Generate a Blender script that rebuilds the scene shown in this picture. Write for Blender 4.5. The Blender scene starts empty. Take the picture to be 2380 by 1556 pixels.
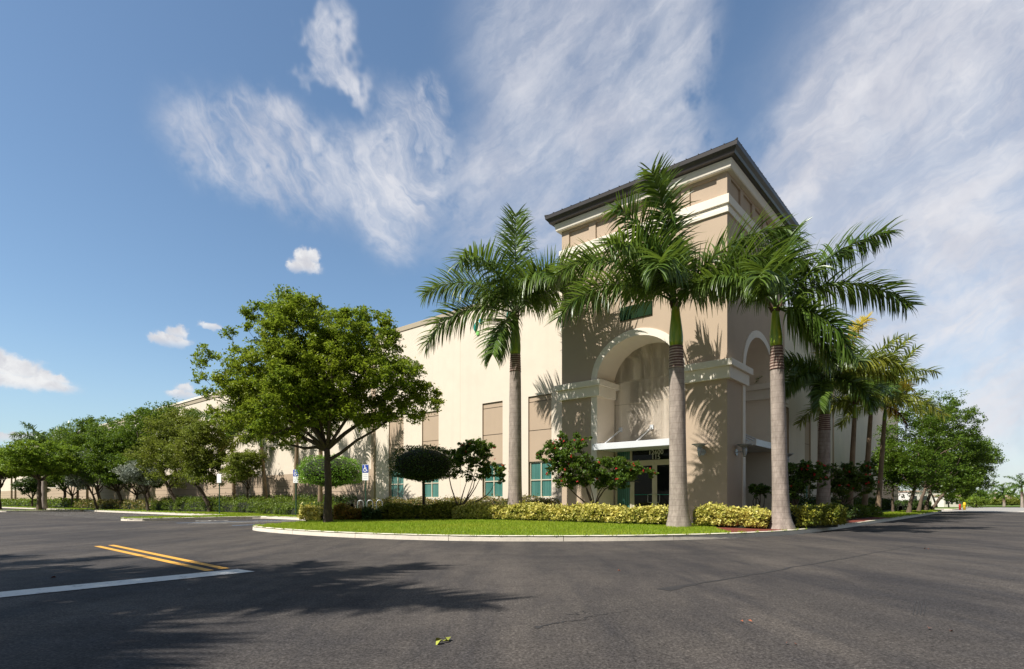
import bpy, bmesh, math, random
import numpy as np
from mathutils import Vector, Matrix
R = math.radians
rng = np.random.default_rng(11)
random.seed(5)
sc = bpy.context.scene
COL = sc.collection

# ------------------------------------------------------------------ layout
F, CX, HY, EYE = 1332.0, 1190.0, 1165.0, 1.05       # survey scale used to take positions off the photo
C0 = np.array([8.26, 22.0])                          # tower corner on the ground
dL = np.array([-0.7625, 0.6469])                     # along the long wall
dR = np.array([0.6469, 0.7625])                      # along the end wall
ANG = math.atan2(-0.6469, 0.7625)

def B(u, v, z=0.0):
    p = C0 + u * dL + v * dR
    return Vector((p[0], p[1], z))
def uv(x, y):
    r = np.array([x, y]) - C0
    return float(r @ dL), float(r @ dR)
def GP(X, Y, z=0.0):
    d = (EYE - z) * F / (Y - HY)
    return Vector(((X - CX) / F * d, d, z))
def AT(X, d, z=0.0):
    return Vector(((X - CX) / F * d, d, z))
def ZY(Y, d):
    return EYE + (HY - Y) / F * d
def on_v(X, v):
    k = (X - CX) / F
    b = C0 + v * dR
    u = (b[0] - k * b[1]) / (k * dL[1] - dL[0])
    return B(u, v)
def on_u(X, u):
    k = (X - CX) / F
    b = C0 + u * dL
    v = (b[0] - k * b[1]) / (k * dR[1] - dR[0])
    return B(u, v)

# ------------------------------------------------------------------ materials
MATS = {}
def nmat(name):
    m = bpy.data.materials.new(name); m.use_nodes = True
    nt = m.node_tree
    for n in list(nt.nodes): nt.nodes.remove(n)
    o = nt.nodes.new('ShaderNodeOutputMaterial')
    return m, nt, o
def N(nt, t, **kw):
    n = nt.nodes.new(t)
    for k, v in kw.items():
        if k.startswith('i_'):
            n.inputs[k[2:]].default_value = v
        else:
            setattr(n, k, v)
    return n
def L(nt, a, b): nt.links.new(a, b)
def c4(c): return (c[0], c[1], c[2], 1.0)
def noise(nt, vec, scale, detail=3, rough=.55, dist=0.0):
    n = N(nt, 'ShaderNodeTexNoise'); n.inputs['Scale'].default_value = scale
    n.inputs['Detail'].default_value = detail; n.inputs['Roughness'].default_value = rough
    n.inputs['Distortion'].default_value = dist
    if vec is not None: L(nt, vec, n.inputs['Vector'])
    return n
def ramp(nt, fac, stops):
    r = N(nt, 'ShaderNodeValToRGB')
    el = r.color_ramp.elements
    while len(el) < len(stops): el.new(0.5)
    for e, (p, c) in zip(el, stops):
        e.position = p; e.color = c4(c) if hasattr(c, '__len__') else (c, c, c, 1)
    L(nt, fac, r.inputs['Fac'])
    return r
def mixc(nt, fac, a, b, mode='MIX'):
    m = N(nt, 'ShaderNodeMix', data_type='RGBA', blend_type=mode)
    for s, v in ((0, fac), (6, a), (7, b)):
        if hasattr(v, 'is_output'): L(nt, v, m.inputs[s])
        else: m.inputs[s].default_value = v if s == 0 else c4(v)
    return m.outputs[2]
def maprange(nt, v, a, b, c=0.0, d=1.0):
    m = N(nt, 'ShaderNodeMapRange'); L(nt, v, m.inputs[0])
    for i, x in enumerate((a, b, c, d)): m.inputs[i + 1].default_value = x
    return m.outputs[0]
def math2(nt, op, a, b=None, clamp=False):
    m = N(nt, 'ShaderNodeMath', operation=op); m.use_clamp = clamp
    for i, v in enumerate((a, b)):
        if v is None: continue
        if hasattr(v, 'is_output'): L(nt, v, m.inputs[i])
        else: m.inputs[i].default_value = v
    return m.outputs[0]
def scaled(nt, vec, s, rot=(0, 0, 0)):
    m = N(nt, 'ShaderNodeMapping'); m.inputs['Scale'].default_value = s; m.inputs['Rotation'].default_value = rot
    L(nt, vec, m.inputs['Vector']); return m.outputs[0]

def plain(name, c, rough=.6, metal=0.0, var=.08, scale=3.0, bump=0.0, bscale=60, spec=.4, streak=0.0):
    m, nt, o = nmat(name)
    p = N(nt, 'ShaderNodeBsdfPrincipled')
    p.inputs['Roughness'].default_value = rough; p.inputs['Metallic'].default_value = metal
    p.inputs['Specular IOR Level'].default_value = spec
    tc = N(nt, 'ShaderNodeTexCoord'); v = tc.outputs['Object']
    n1 = noise(nt, v, scale, 5, .6)
    lo = tuple(x * (1 - var) for x in c); hi = tuple(min(1, x * (1 + var)) for x in c)
    colr = mixc(nt, maprange(nt, n1.outputs[0], .3, .7), lo, hi)
    if streak:
        n3 = noise(nt, scaled(nt, v, (2.2, 2.2, .12)), 1.0, 6, .65)
        f3 = maprange(nt, n3.outputs[0], .5, .78, 0, streak)
        colr = mixc(nt, f3, colr, tuple(x * .62 for x in c))
    L(nt, colr, p.inputs['Base Color'])
    if bump:
        n2 = noise(nt, v, bscale, 3)
        b = N(nt, 'ShaderNodeBump'); b.inputs['Strength'].default_value = bump; b.inputs['Distance'].default_value = .01
        L(nt, n2.outputs[0], b.inputs['Height']); L(nt, b.outputs[0], p.inputs['Normal'])
    L(nt, p.outputs[0], o.inputs[0])
    return m

def leafmat(name, cols, trans=.3, rough=.45, spec=.4, clump=.9, transc=None):
    m, nt, o = nmat(name)
    g = N(nt, 'ShaderNodeNewGeometry')
    st = [(i / max(1, len(cols) - 1), c) for i, c in enumerate(cols)]
    r = ramp(nt, g.outputs['Random Per Island'], st)
    tc = N(nt, 'ShaderNodeTexCoord')
    n1 = noise(nt, tc.outputs['Object'], clump, 3)
    base = mixc(nt, maprange(nt, n1.outputs[0], .35, .68, 0, .55), r.outputs[0], tuple(x * k for x, k in zip(cols[-1], (1.15, 1.05, .8))))
    p = N(nt, 'ShaderNodeBsdfPrincipled'); p.inputs['Roughness'].default_value = rough
    p.inputs['Specular IOR Level'].default_value = spec
    L(nt, base, p.inputs['Base Color'])
    t = N(nt, 'ShaderNodeBsdfTranslucent')
    L(nt, mixc(nt, .5, base, transc or (.22, .30, .03)), t.inputs['Color'])
    mx = N(nt, 'ShaderNodeMixShader'); mx.inputs[0].default_value = trans
    L(nt, p.outputs[0], mx.inputs[1]); L(nt, t.outputs[0], mx.inputs[2]); L(nt, mx.outputs[0], o.inputs[0])
    return m

CREAM = (.70, .61, .50); TAN = (.475, .37, .272); TRIM = (.80, .73, .62)
M = MATS
M['cream'] = plain('cream_stucco', CREAM, .9, 0, .04, .7, .25, 90, .2, .13)
M['tan'] = plain('tan_stucco', TAN, .9, 0, .04, .7, .25, 90, .2, .07)
M['tan2'] = plain('tan_panel_stucco', (.45, .345, .25), .9, 0, .04, .7, .25, 90, .2, .1)
M['recess'] = plain('recess_stucco', (.80, .70, .575), .9, 0, .02, .7, .25, 90, .2, 0)
M['trim'] = plain('ivory_trim', TRIM, .85, 0, .03, 1.0, .15, 90, .2, .18)
M['groove'] = plain('dark_joint', (.22, .17, .125), .9, 0, .05)  # dark brown colour of the panel and wall base joints
M['creamgroove'] = plain('cream_joint', (.56, .47, .36), .9, 0, .05)
M['fascia'] = plain('dark_bronze_metal', (.075, .068, .065), .42, .3, .08, 2.0)
M['roofm'] = plain('grey_metal_roof', (.13, .125, .12), .45, .4, .08, 2.0)
M['parapet'] = plain('khaki_coping', (.40, .335, .245), .8, 0, .05)
M['whitemetal'] = plain('white_metal', (.66, .68, .70), .4, .0, .03)
M['frame'] = plain('cream_frame', (.62, .55, .42), .5, .0, .04)
M['steel'] = plain('galvanised_steel', (.42, .43, .44), .42, .7, .08)
M['lampgrey'] = plain('lamp_grey_metal', (.38, .40, .42), .45, .3, .06)
M['darkglass'] = plain('dark_glass', (.008, .009, .010), .05, 0, .1, 2, spec=.22)
M['greenglass'] = plain('grey_green_glass', (.035, .047, .042), .12, 0, .1, .6, spec=.5)
M['green'] = plain('sign_green', (.012, .032, .013), .8, spec=.1)
M['teal'] = plain('logo_teal', (.01, .20, .15), .45)
M['cyan'] = plain('logo_cyan', (.02, .42, .52), .45)
M['lime'] = plain('logo_lime', (.30, .72, .18), .45)
M['postgreen'] = plain('post_green', (.02, .055, .03), .5, .2)
M['blue'] = plain('sign_blue', (.02, .06, .34), .45)
M['white'] = plain('sign_white', (.82, .82, .80), .5, 0, .02)
M['digits'] = plain('pale_digits', (.80, .78, .70), .5)
M['red'] = plain('hydrant_red', (.45, .03, .03), .5)
M['yellow'] = plain('bollard_yellow', (.75, .50, .02), .5)
M['markw'] = None
M['brick'] = plain('pale_building', (.75, .70, .62), .85)
M['oldroof'] = plain('clay_roof', (.45, .33, .24), .85)

def blindmat():
    m, nt, o = nmat('teal_blinds_behind_glass')
    p = N(nt, 'ShaderNodeBsdfPrincipled'); p.inputs['Roughness'].default_value = .08
    tc = N(nt, 'ShaderNodeTexCoord')
    w = N(nt, 'ShaderNodeTexWave', wave_type='BANDS', bands_direction='X'); w.inputs['Scale'].default_value = 3.1
    w.inputs['Distortion'].default_value = .6; w.inputs['Detail'].default_value = 1
    L(nt, tc.outputs['Object'], w.inputs['Vector'])
    n = noise(nt, scaled(nt, tc.outputs['Object'], (2.5, 2.5, .3)), 1.2, 2)
    a = mixc(nt, w.outputs['Fac'], (.04, .125, .108), (.10, .265, .225))
    L(nt, mixc(nt, maprange(nt, n.outputs[0], .4, .65, 0, .6), a, (.03, .115, .10)), p.inputs['Base Color'])
    L(nt, p.outputs[0], o.inputs[0]); return m
M['blinds'] = blindmat()

def asphaltmat():
    m, nt, o = nmat('weathered_asphalt')
    p = N(nt, 'ShaderNodeBsdfPrincipled'); p.inputs['Specular IOR Level'].default_value = .12
    tc = N(nt, 'ShaderNodeTexCoord'); v = tc.outputs['Object']
    vr = scaled(nt, v, (1, .28, 1), (0, 0, R(52)))
    big = noise(nt, v, .22, 5, .6, .6)
    strk = noise(nt, vr, .55, 4, .6)
    strk2 = noise(nt, scaled(nt, v, (1, .16, 1), (0, 0, R(40.3))), 1.3, 5, .65)
    mid = noise(nt, v, 2.2, 6, .65)
    fine = noise(nt, v, 95, 2, .6)
    grain = noise(nt, v, 45, 3, .8)
    c = mixc(nt, maprange(nt, big.outputs[0], .36, .64), (.037, .034, .034), (.072, .063, .055))
    c = mixc(nt, maprange(nt, strk.outputs[0], .42, .66, 0, .85), c, (.092, .079, .068))
    c = mixc(nt, maprange(nt, strk2.outputs[0], .48, .68, 0, .8), c, (.034, .032, .033))
    c = mixc(nt, maprange(nt, mid.outputs[0], .5, .8, 0, .5), c, (.036, .032, .030))
    mott = noise(nt, v, 14, 4, .7)
    c = mixc(nt, 1.0, c, ramp(nt, mott.outputs[0], [(.3, .72), (.7, 1.28)]).outputs[0], 'MULTIPLY')
    c = mixc(nt, 1.0, c, ramp(nt, grain.outputs[0], [(.30, .35), (.48, .95), (.70, 2.3)]).outputs[0], 'MULTIPLY')
    # scattered pale bird-lime and shell specks
    vo = N(nt, 'ShaderNodeTexVoronoi'); vo.inputs['Scale'].default_value = 1.6
    vd = N(nt, 'ShaderNodeVectorMath', operation='ADD'); dn = noise(nt, v, 14, 2)
    sc_ = N(nt, 'ShaderNodeVectorMath', operation='SCALE'); sc_.inputs['Scale'].default_value = .12
    L(nt, dn.outputs['Color'], sc_.inputs[0]); L(nt, v, vd.inputs[0]); L(nt, sc_.outputs[0], vd.inputs[1])
    L(nt, vd.outputs[0], vo.inputs['Vector'])
    gate = noise(nt, v, .5, 2)
    spk = math2(nt, 'MULTIPLY', maprange(nt, vo.outputs['Distance'], .035, .02), maprange(nt, gate.outputs[0], .5, .56))
    c = mixc(nt, math2(nt, 'MULTIPLY', spk, .7), c, (.42, .41, .38))
    # dark oil drips
    vo2 = N(nt, 'ShaderNodeTexVoronoi'); vo2.inputs['Scale'].default_value = .9
    L(nt, vd.outputs[0], vo2.inputs['Vector'])
    gate2 = noise(nt, v, .33, 2)
    spk2 = math2(nt, 'MULTIPLY', maprange(nt, vo2.outputs['Distance'], .06, .03), maprange(nt, gate2.outputs[0], .52, .56))
    c = mixc(nt, math2(nt, 'MULTIPLY', spk2, .7), c, (.025, .025, .027))
    L(nt, c, p.inputs['Base Color'])
    L(nt, maprange(nt, mid.outputs[0], .3, .7, .72, .9), p.inputs['Roughness'])
    b = N(nt, 'ShaderNodeBump'); b.inputs['Strength'].default_value = .5; b.inputs['Distance'].default_value = .006
    L(nt, grain.outputs[0], b.inputs['Height']); L(nt, b.outputs[0], p.inputs['Normal'])
    L(nt, p.outputs[0], o.inputs[0]); return m
M['asphalt'] = asphaltmat()

def paintmat(name, c, wear):
    m, nt, o = nmat(name)
    p = N(nt, 'ShaderNodeBsdfPrincipled'); p.inputs['Roughness'].default_value = .7
    tc = N(nt, 'ShaderNodeTexCoord')
    n1 = noise(nt, tc.outputs['Object'], 5, 6, .75); n2 = noise(nt, tc.outputs['Object'], 60, 3, .7)
    c1 = mixc(nt, maprange(nt, n2.outputs[0], .35, .7, 0, .35), c, tuple(x * .6 for x in c))
    L(nt, mixc(nt, maprange(nt, n1.outputs[0], wear, wear + .12, 0, .75), c1, (.11, .10, .095)), p.inputs['Base Color'])
    L(nt, p.outputs[0], o.inputs[0]); return m
M['paintw'] = paintmat('white_road_paint', (.74, .71, .64), .55)
M['painty'] = paintmat('yellow_road_paint', (.74, .37, .045), .57)
M['paintb'] = paintmat('blue_road_paint', (.18, .36, .62), .58)
M['tar'] = plain('crack_sealant', (.034, .031, .030), .7, 0, .1, 8)

def concretemat(name, c):
    m, nt, o = nmat(name)
    p = N(nt, 'ShaderNodeBsdfPrincipled'); p.inputs['Roughness'].default_value = .88
    tc = N(nt, 'ShaderNodeTexCoord'); v = tc.outputs['Object']
    n1 = noise(nt, v, 1.5, 6, .7); n2 = noise(nt, v, 30, 3, .7); n3 = noise(nt, v, 5, 5, .7)
    a = mixc(nt, maprange(nt, n1.outputs[0], .35, .7), tuple(x * .82 for x in c), c)
    a = mixc(nt, maprange(nt, n3.outputs[0], .56, .75, 0, .5), a, tuple(x * .45 for x in c))
    L(nt, mixc(nt, maprange(nt, n2.outputs[0], .4, .7, 0, .3), a, tuple(x * .6 for x in c)), p.inputs['Base Color'])
    b = N(nt, 'ShaderNodeBump'); b.inputs['Strength'].default_value = .3; b.inputs['Distance'].default_value = .01
    L(nt, n2.outputs[0], b.inputs['Height']); L(nt, b.outputs[0], p.inputs['Normal'])
    L(nt, p.outputs[0], o.inputs[0]); return m
M['kerb'] = concretemat('kerb_concrete', (.80, .72, .60))
M['walk'] = concretemat('pale_concrete', (.56, .52, .46))
M['soil'] = plain('lawn_soil', (.11, .17, .018), .95, 0, .3, 6, .4, 40)
M['mulch'] = plain('red_mulch', (.16, .035, .02), .95, 0, .5, 30, .8, 60)

def barkmat(name, c, ring=0.0, rscale=5.0, dark=(.10, .085, .07), duty=(.86, .98)):
    m, nt, o = nmat(name)
    p = N(nt, 'ShaderNodeBsdfPrincipled'); p.inputs['Roughness'].default_value = .85
    p.inputs['Specular IOR Level'].default_value = .2
    tc = N(nt, 'ShaderNodeTexCoord'); v = tc.outputs['Object']
    n1 = noise(nt, scaled(nt, v, (3, 3, 1)), 1.6, 6, .7); n2 = noise(nt, scaled(nt, v, (1, 1, .25)), 22, 4, .7)
    a = mixc(nt, maprange(nt, n1.outputs[0], .36, .64), tuple(x * .58 for x in c), c)
    a = mixc(nt, maprange(nt, n2.outputs[0], .45, .75, 0, .5), a, dark)
    h = n2.outputs[0]
    if ring:
        w = N(nt, 'ShaderNodeTexWave', wave_type='BANDS', bands_direction='Z', wave_profile='SAW')
        w.inputs['Scale'].default_value = rscale; w.inputs['Distortion'].default_value = 1.2; w.inputs['Detail'].default_value = 3
        w.inputs['Detail Scale'].default_value = .8
        L(nt, scaled(nt, v, (.25, .25, 1)), w.inputs['Vector'])
        a = mixc(nt, maprange(nt, w.outputs['Fac'], duty[0], duty[1], 0, ring), a, dark)
        h = math2(nt, 'ADD', h, w.outputs['Fac'])
    L(nt, a, p.inputs['Base Color'])
    b = N(nt, 'ShaderNodeBump'); b.inputs['Strength'].default_value = .5; b.inputs['Distance'].default_value = .02
    L(nt, h, b.inputs['Height']); L(nt, b.outputs[0], p.inputs['Normal'])
    L(nt, p.outputs[0], o.inputs[0]); return m
M['bark'] = barkmat('brown_bark', (.105, .078, .058), dark=(.035, .027, .02))
M['barkgrey'] = barkmat('grey_brown_bark', (.17, .125, .09), dark=(.06, .045, .035))
M['palmbark'] = barkmat('pale_palm_bark', (.45, .375, .32), .5, 1.7, dark=(.19, .15, .13), duty=(.80, .95))
M['palmneck'] = barkmat('ringed_palm_neck', (.56, .43, .35), .95, 3.4, dark=(.12, .06, .05), duty=(.35, .6))
M['palmbark2'] = barkmat('tan_palm_bark', (.36, .26, .17), .5, 4.0, dark=(.13, .09, .06))
def shaftmat():
    m, nt, o = nmat('green_crownshaft')
    p = N(nt, 'ShaderNodeBsdfPrincipled'); p.inputs['Roughness'].default_value = .35
    tc = N(nt, 'ShaderNodeTexCoord')
    n1 = noise(nt, scaled(nt, tc.outputs['Object'], (3, 3, .5), (0, R(12), 0)), 1.6, 3)
    L(nt, ramp(nt, n1.outputs[0], [(.35, (.10, .19, .014)), (.52, (.22, .34, .022)), (.68, (.42, .45, .04))]).outputs[0], p.inputs['Base Color'])
    L(nt, p.outputs[0], o.inputs[0]); return m
M['shaft'] = shaftmat()
M['fibre'] = plain('brown_fibre', (.10, .06, .035), .9, 0, .3, 12)
M['rachis'] = plain('frond_rib', (.10, .15, .03), .5, 0, .1)

M['palm'] = leafmat('palm_leaf', [(.032, .078, .012), (.070, .140, .022), (.135, .215, .038)], .34, .34, .6, .7)
M['palmy'] = leafmat('yellow_palm_leaf', [(.22, .24, .03), (.46, .38, .05), (.68, .50, .07)], .4, .4, .4, .7, (.5, .4, .05))
M['palml'] = leafmat('light_palm_leaf', [(.08, .15, .02), (.19, .26, .035), (.36, .36, .06)], .42, .38, .45, .7)
M['dead'] = leafmat('dead_leaf', [(.09, .03, .02), (.16, .06, .03)], .1, .7, .2)
M['oak'] = leafmat('oak_leaf', [(.07, .14, .010), (.17, .265, .018), (.32, .38, .03)], .52, .42, .35, .55)
M['olive'] = leafmat('olive_leaf', [(.09, .125, .018), (.16, .20, .028), (.25, .275, .045)], .38, .5, .3, .4)
M['mid'] = leafmat('mid_green_leaf', [(.034, .088, .009), (.075, .155, .015), (.14, .23, .024)], .42, .45, .35, .45)
M['bright'] = leafmat('bright_green_leaf', [(.08, .16, .012), (.15, .26, .018), (.23, .33, .025)], .42, .5, .3, .5)
M['silver'] = leafmat('silver_leaf', [(.16, .20, .16), (.24, .28, .24), (.32, .36, .31)], .12, .6, .3, .8, (.3, .35, .28))
M['topiary'] = leafmat('clipped_leaf', [(.07, .18, .012), (.14, .30, .02), (.22, .42, .04)], .35, .4, .45, 1.2)
M['topdark'] = leafmat('dark_clipped_leaf', [(.016, .038, .008), (.03, .066, .012), (.05, .095, .018)], .2, .4, .4, 1.2)
M['jat'] = leafmat('shrub_leaf', [(.03, .075, .011), (.06, .125, .018), (.12, .20, .028)], .32, .4, .4, 1.5)
M['flower'] = plain('red_flower', (.62, .02, .03), .6)
M['vari'] = leafmat('variegated_leaf', [(.15, .21, .025), (.38, .39, .06), (.60, .56, .13), (.74, .68, .24)], .25, .45, .35, 2.5, (.5, .45, .1))
M['vari2'] = leafmat('green_gold_leaf', [(.05, .10, .012), (.14, .17, .022), (.36, .34, .05)], .25, .45, .35, 1.8)
M['croton'] = leafmat('russet_leaf', [(.07, .11, .025), (.15, .16, .04), (.34, .18, .09), (.20, .20, .06)], .25, .5, .3, 3)
M['orange'] = leafmat('orange_leaf', [(.10, .13, .02), (.28, .20, .03), (.34, .16, .03)], .25, .5, .3, 3)
M['hedge'] = leafmat('dark_hedge_leaf', [(.02, .046, .011), (.038, .075, .016), (.065, .11, .026)], .2, .45, .35, 1.5)
M['fern'] = leafmat('fern_leaf', [(.06, .12, .012), (.12, .19, .022), (.19, .26, .032)], .3, .5, .3, 1.2)
M['grass'] = leafmat('grass_blade', [(.13, .24, .008), (.22, .35, .012), (.31, .43, .022), (.34, .38, .05)], .35, .55, .25, .35, (.30, .42, .02))
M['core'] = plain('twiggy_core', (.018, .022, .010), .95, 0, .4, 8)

# ------------------------------------------------------------------ mesh helpers
class MB:
    def __init__(self): self.v = []; self.f = []; self.n = 0
    def add(self, verts, faces):
        verts = np.asarray(verts, float); self.v.append(verts)
        for f in faces: self.f.append([i + self.n for i in f])
        self.n += len(verts)
    def quad(self, a, b, c, d): self.add([a, b, c, d], [(0, 1, 2, 3)])
    def box(self, lo, hi):
        (x0, y0, z0), (x1, y1, z1) = lo, hi
        if x0 > x1: x0, x1 = x1, x0
        if y0 > y1: y0, y1 = y1, y0
        self.add([(x0, y0, z0), (x1, y0, z0), (x1, y1, z0), (x0, y1, z0), (x0, y0, z1), (x1, y0, z1), (x1, y1, z1), (x0, y1, z1)],
                 [(0, 3, 2, 1), (4, 5, 6, 7), (0, 1, 5, 4), (1, 2, 6, 5), (2, 3, 7, 6), (3, 0, 4, 7)])
    def tube(self, pts, rad, n=8, caps=True):
        pts = [np.asarray(p, float) for p in pts]
        if not hasattr(rad, '__len__'): rad = [rad] * len(pts)
        vs = []; fs = []; ref = np.array([1., 0.13, 0.07])
        for i, p in enumerate(pts):
            t = pts[min(i + 1, len(pts) - 1)] - pts[max(i - 1, 0)]
            t = t / (np.linalg.norm(t) + 1e-9)
            a = np.cross(t, ref)
            if np.linalg.norm(a) < .05: a = np.cross(t, [0, 1, 0])
            a /= np.linalg.norm(a); b = np.cross(t, a)
            for k in range(n):
                w = 2 * math.pi * k / n
                vs.append(p + rad[i] * (a * math.cos(w) + b * math.sin(w)))
        for i in range(len(pts) - 1):
            for k in range(n):
                k2 = (k + 1) % n
                fs.append((i * n + k, i * n + k2, (i + 1) * n + k2, (i + 1) * n + k))
        if caps:
            fs.append(tuple(range(n))[::-1]); fs.append(tuple((len(pts) - 1) * n + k for k in range(n)))
        self.add(vs, fs)
    def bar(self, a, b, r, n=8): self.tube([a, b], r, n)
    def build(self, name, mat, parent=None, smooth=False, bevel=0.0, matrix=None):
        me = bpy.data.meshes.new(name)
        v = np.concatenate(self.v) if self.v else np.zeros((0, 3))
        me.from_pydata(v.tolist(), [], self.f); me.update()
        bm = bmesh.new(); bm.from_mesh(me); bmesh.ops.recalc_face_normals(bm, faces=bm.faces)
        if smooth:
            for f in bm.faces: f.smooth = True
        bm.to_mesh(me); bm.free()
        o = link(name, me, mat, parent)
        if bevel:
            md = o.modifiers.new('edge', 'BEVEL'); md.width = bevel; md.segments = 2; md.limit_method = 'ANGLE'
        return o

def link(name, me, mat, parent=None):
    o = bpy.data.objects.new(name, me); COL.objects.link(o)
    if mat is not None and not me.materials: me.materials.append(mat)
    if parent is not None: o.parent = parent
    return o
def tag(o, label=None, cat=None, group=None, kind=None):
    if label: o['label'] = label
    if cat: o['category'] = cat
    if group: o['group'] = group
    if kind: o['kind'] = kind
    return o
def thing(name, label, cat, loc=(0, 0, 0), rz=0.0, group=None):
    o = bpy.data.objects.new(name, None); COL.objects.link(o)
    o.location = loc; o.rotation_euler = (0, 0, rz); o.empty_display_size = .3
    return tag(o, label, cat, group)

def mesh_np(name, verts, quads):
    me = bpy.data.meshes.new(name)
    nv, nf = len(verts), len(quads)
    me.vertices.add(nv); me.vertices.foreach_set('co', np.ascontiguousarray(verts, dtype=np.float32).ravel())
    k = quads.shape[1]
    me.loops.add(nf * k); me.loops.foreach_set('vertex_index', np.ascontiguousarray(quads, dtype=np.int32).ravel())
    me.polygons.add(nf)
    me.polygons.foreach_set('loop_start', np.arange(0, nf * k, k, dtype=np.int32))
    me.polygons.foreach_set('loop_total', np.full(nf, k, dtype=np.int32))
    me.update(calc_edges=True); me.validate()
    return me
def unit(a): return a / (np.linalg.norm(a, axis=-1, keepdims=True) + 1e-9)
def leaves(name, cen, size, aspect=.45, up=.5, fold=.25, hang=0.0, rg=rng):
    n = len(cen); size = np.broadcast_to(size, (n,))[:, None] * rg.uniform(.65, 1.25, (n, 1))
    nor = unit(rg.normal(size=(n, 3)) + np.array([0, 0, up * 2]))
    d = rg.normal(size=(n, 3)) + np.array([0, 0, -hang])
    d = unit(d - (d * nor).sum(1, keepdims=True) * nor)
    s = np.cross(nor, d)
    a = cen - d * size * .5; b = cen + d * size * .5
    w = size * aspect * .5
    l = cen + s * w + nor * size * fold * .5; r = cen - s * w + nor * size * fold * .5
    v = np.stack([a, l, b, r], 1).reshape(-1, 3)
    q = np.arange(4 * n).reshape(n, 4)
    return mesh_np(name, v, q)

# ------------------------------------------------------------------ land outline
def catmull(pts, step=.35):
    pts = [np.array(p[:2], float) for p in pts]
    out = []
    P = [2 * pts[0] - pts[1]] + pts + [2 * pts[-1] - pts[-2]]
    for i in range(1, len(P) - 2):
        p0, p1, p2, p3 = P[i - 1:i + 3]
        n = max(2, int(np.linalg.norm(p2 - p1) / step))
        for k in range(n):
            t = k / n
            out.append(.5 * (2 * p1 + (p2 - p0) * t + (2 * p0 - 5 * p1 + 4 * p2 - p3) * t * t + (3 * p1 - p0 - 3 * p2 + p3) * t ** 3))
    out.append(pts[-1]); return np.array(out)
def g2(X, Y): p = GP(X, Y); return (p.x, p.y)
def b2(u, v): p = B(u, v); return (p.x, p.y)
front = [b2(-3.5, 50), b2(-3.9, 44), b2(-3.9, 30), b2(-3.7, 18), b2(-3.5, 8), b2(-3.35, 2), b2(-3.15, -2.0), b2(-2.6, -4.6),
         b2(-1.7, -6.9), b2(-.2, -9.0), b2(2.2, -11.1), b2(4.6, -12.2), b2(7.5, -12.75), b2(10.4, -12.75), b2(12.3, -12.5),
         b2(13.3, -12.0), b2(13.9, -11.2)]
bay = [b2(13.9, -11.2), b2(14.6, -9.8), b2(15.8, -8.0), b2(17.2, -6.6), b2(18.7, -5.9), b2(20.5, -5.6), b2(24.8, -5.5), b2(25.6, -5.9), b2(25.9, -7),
       b2(26.0, -11), b2(26.4, -11.9), b2(27.2, -12.3), b2(28.2, -12.2), b2(28.9, -11.4), b2(29.1, -10.5), b2(29.2, -7), b2(29.5, -6),
       b2(30.4, -5.6), b2(45, -5.6), b2(62.4, -5.6), b2(63.3, -6), b2(63.6, -7), b2(63.7, -11), b2(64.2, -12), b2(65.2, -12.3), b2(66.3, -12),
       b2(66.8, -11), b2(66.9, -7), b2(67.2, -6), b2(68, -5.6), b2(110, -5.6), b2(175, -5.6)]
fr = catmull(front); by = catmull(bay, .5)
outline = np.concatenate([fr, by[1:]])
def edge_dist(P):
    P = np.asarray(P, float)[:, :2]
    best = np.full(len(P), 1e9)
    o = outline[::2]
    for i in range(0, len(P), 4000):
        q = P[i:i + 4000]
        best[i:i + 4000] = np.sqrt(((q[:, None, :] - o[None]) ** 2).sum(-1)).min(1)
    return best
def inside(P, poly):
    x, y = P[:, 0], P[:, 1]; c = np.zeros(len(P), bool); j = len(poly) - 1
    for i in range(len(poly)):
        xi, yi = poly[i]; xj, yj = poly[j]
        if yi != yj:
            c ^= ((yi > y) != (yj > y)) & (x < (xj - xi) * (y - yi) / (yj - yi) + xi)
        j = i
    return c
def land_h(P):
    d = edge_dist(P); return .135 + np.minimum(.16, .014 * d)
def gz(x, y): return float(land_h(np.array([[x, y]]))[0])

# ------------------------------------------------------------------ ground, roads
g = MB(); g.quad((-500, -60, 0), (500, -60, 0), (500, 700, 0), (-500, 700, 0))
tag(g.build('road', M['asphalt']), kind='structure')

landpoly = np.concatenate([outline, np.array([b2(175, 6), b2(3, 6), b2(3, 50)])])
def sheet(name, poly, mat, cell, hfun, bbox=None):
    # triangulated sheet following the land height
    bm = bmesh.new(); vs = [bm.verts.new((p[0], p[1], 0)) for p in poly]
    es = [bm.edges.new((vs[i], vs[(i + 1) % len(vs)])) for i in range(len(vs))]
    bmesh.ops.triangle_fill(bm, edges=es, use_beauty=True)
    for _ in range(7):
        le = [e for e in bm.edges if e.calc_length() > cell and not e.is_boundary]
        if not le: break
        bmesh.ops.subdivide_edges(bm, edges=le, cuts=1)
        bmesh.ops.triangulate(bm, faces=bm.faces[:])
    P = np.array([v.co[:] for v in bm.verts]); h = hfun(P)
    for v, z in zip(bm.verts, h): v.co.z = z
    me = bpy.data.meshes.new(name); bmesh.ops.recalc_face_normals(bm, faces=bm.faces); bm.to_mesh(me); bm.free()
    for p in me.polygons: p.use_smooth = True
    return link(name, me, mat)
tag(sheet('lawn', landpoly, M['soil'], 2.0, land_h), kind='structure')

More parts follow.
